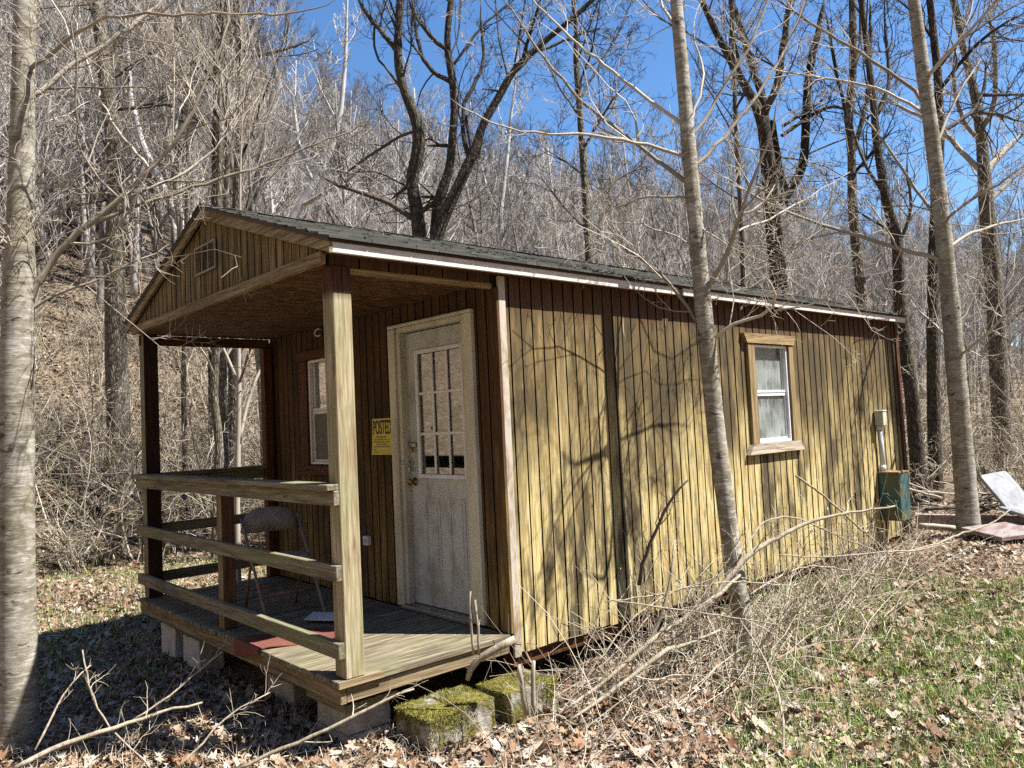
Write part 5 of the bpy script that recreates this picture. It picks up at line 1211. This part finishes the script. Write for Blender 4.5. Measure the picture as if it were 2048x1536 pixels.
for k in range(130):
    az = rs.uniform(44, 88) if k % 2 else rs.uniform(12, 50); d0 = rs.uniform(2.6, 5.6); x, y = pol(az, d0)
    if x > -1.4 and y > -.25 : continue
    pts = wander(np.array([x, y, gz(x, y)]), np.array([rs.normal(0, .35), rs.normal(0, .35), 1]), rs.uniform(.15, .5), 5, rs, .1, 0); tb.tube(pts, np.linspace(.0028, .0013, 6), 3, False)
    if k % 3 == 0: sprout(tb, pts, np.full(6, .002), rs, 3, .05, .16, 0, rmin=.0012)
o = tb.build('ground_twigs', MT['straw']); meta(o, 'thin fallen twigs and standing dry stalks scattered over the leaf litter', 'twigs', kind='stuff')
# foreground sticks
FG = [
 ('long pale fallen branch across the bottom left corner', [(30, 1536, 12), (80, 1505, 12), (150, 1480, 11), (215, 1460, 10), (240, 1450, 9), (290, 1435, 8), (350, 1415, 6), (405, 1405, 5)], 3.75, 4.3),
 ('long smooth pole lying from bottom centre toward the mossy step', [(470, 1540, 9), (560, 1500, 9), (640, 1465, 8), (700, 1435, 8), (760, 1405, 7), (800, 1385, 5), (828, 1378, 4)], 3.7, 3.95),
 ('thin reddish shoot crossing the shade in front of the porch', [(300, 1536, 4), (260, 1495, 4), (215, 1455, 4), (190, 1405, 4), (175, 1360, 4), (165, 1300, 3)], 3.9, 4.3),
 ('pale rod rising from the litter toward the pale upright blocks', [(265, 1440, 4), (330, 1400, 5), (380, 1355, 4), (445, 1303, 4)], 4.3, 4.6),
 ('straight thin stick leaning toward the middle pier', [(350, 1540, 5), (410, 1480, 5), (460, 1420, 4), (540, 1385, 3)], 3.8, 4.1),
 ('bent shoot rising at the left trunk', [(70, 1500, 5), (100, 1440, 5), (120, 1400, 4), (150, 1350, 3), (182, 1330, 3)], 3.9, 4.3)]
for k, (lab, pts, a, b) in enumerate(FG): stick('fallen_stick', pts, a, b, lab, 'fallen sticks in front of the porch', 800+k, twigs=5, tl=(.08, .3), rm=.0016)
# cut stems by the steps
CS = [('taller thin cut sapling stem before the deck corner', [(948, 1310, 6), (944, 1260, 6), (938, 1210, 5), (941, 1183, 4)], 4.45), ('shorter thin cut sapling stem before the deck corner', [(958, 1310, 6), (957, 1250, 6), (950, 1200, 5)], 4.45),
 ('left stout cut stem behind the mossy steps', [(1053, 1430, 14), (1045, 1385, 12), (1038, 1330, 10)], 4.15), ('right stout cut stem behind the mossy steps', [(1066, 1430, 11), (1066, 1380, 10), (1067, 1322, 9)], 4.15),
 ('thick sawn root-like limb hooked over the deck edge', [(1030, 1278, 17), (1000, 1295, 18), (965, 1310, 17), (935, 1325, 15), (925, 1345, 14), (935, 1360, 10)], 4.5)]
for k, (lab, pts, d) in enumerate(CS): stick('cut_stem', pts, d, d, lab, 'cut saplings beside the steps', 900+k, twigs=2, tl=(.05, .2), lev=0)
# ------------------------------------------------------------------ discarded things at the far right
def flatboard(name, c, ux, uy, lx, ly, th, mat, label, cat, rc=.0, group=None):
    ux, uy = unit(np.array(ux, float)), unit(np.array(uy, float)); uy = unit(uy-ux*(ux@uy)); nz = np.cross(ux, uy); bm = bmesh.new(); pts = []
    if rc:
        for (sx, sy, a0) in ((1, 1, 0), (-1, 1, 90), (-1, -1, 180), (1, -1, 270)):
            for k in range(5):
                a = math.radians(a0+k*22.5); pts.append((sx*(lx/2-rc)+rc*math.cos(a), sy*(ly/2-rc)+rc*math.sin(a)))
    else: pts = [(-lx/2, -ly/2), (lx/2, -ly/2), (lx/2, ly/2), (-lx/2, ly/2)]
    lo = [bm.verts.new(tuple(c+ux*p[0]+uy*p[1]-nz*th/2)) for p in pts]; hi = [bm.verts.new(tuple(c+ux*p[0]+uy*p[1]+nz*th/2)) for p in pts]
    bm.faces.new(lo); bm.faces.new(hi); n = len(pts)
    for k in range(n): bm.faces.new((lo[k], lo[(k+1) % n], hi[(k+1) % n], hi[k]))
    bmesh.ops.recalc_face_normals(bm, faces=bm.faces)
    bmesh.ops.bevel(bm, geom=bm.edges[:], offset=min(.006, th*.2), segments=1, affect='EDGES')
    o = from_bm(bm, name, mat); b = Vector(c); o.data.transform(Matrix.Translation(-b)); o.location = b; meta(o, label, cat, group); return o
A, Bq, Cq = at(1970, 953, 9.7), at(2022, 943, 9.95), at(2010, 1030, 9.3)
flatboard('plastic_tabletop', (Bq+Cq)/2, Bq-A, Cq-A, np.linalg.norm(Bq-A), np.linalg.norm(Cq-A), .04, MT['panel'], 'grimy white plastic tabletop with rounded corners leaning on the junk past the cabin', 'tabletop', .05)
c2_ = at(2064, 1022, 9.3); flatboard('plastic_tabletop', c2_, (1, -.5, -.03), (.4, 1, .18), .6, .4, .04, MT['panel'], 'white plastic slab lying flat at the right edge below the leaning tabletop', 'tabletop', .04)
p0, p1 = at(1832, 1030, 10.3), at(2075, 1034, 9.6); mid = (p0+p1)/2
flatboard('painted_beam', mid-np.array([0, 0, .05]), p1-p0, (0, 0, 1), np.linalg.norm(p1-p0), .13, .09, MT['redwhite'], 'long beam with peeling red and white paint lying behind the far pale trunk', 'beam')
p0, p1 = at(1840, 1052, 9.6), at(1912, 1058, 9.3)
o = stick('white_log', [(1838, 1052, 14), (1875, 1054, 14), (1915, 1058, 13)], 9.6, 9.4, 'short whitish log lying left of the far pale trunk', None, 61, MT['limb'], 0, cat='log')
c3 = at(2015, 1058, 8.9); flatboard('painted_board', c3-np.array([0, 0, .02]), (1, -.38, 0), (.38, 1, .12), .85, .5, .05, MT['pinkboard'], 'wide faded pink board lying flat in front of the far painted beam', 'board')
# heap of dead branches behind
rs = np.random.RandomState(88)
for k in range(36):
    x0 = rs.uniform(1830, 2060); y0 = rs.uniform(985, 1035); ln = rs.uniform(40, 150); a = rs.uniform(-.35, .35)+(math.pi if rs.rand() < .5 else 0); D = rs.uniform(10.3, 12.5); w_ = rs.uniform(3, 9)
    pts = [(x0, y0, w_), (x0+ln*.5*math.cos(a), y0+ln*.5*math.sin(a)+rs.uniform(-5, 5), w_*.8), (x0+ln*math.cos(a), y0+ln*math.sin(a), w_*.5)]
    stick('dead_branch', pts, D, D+rs.uniform(-.4, .4), 'dead branch in the brush heap behind the far pale trunk', 'dead branches in the brush heap', 1000+k, MT['limb'] if k % 2 else MT['twigd'], twigs=4, tl=(.2, .6))
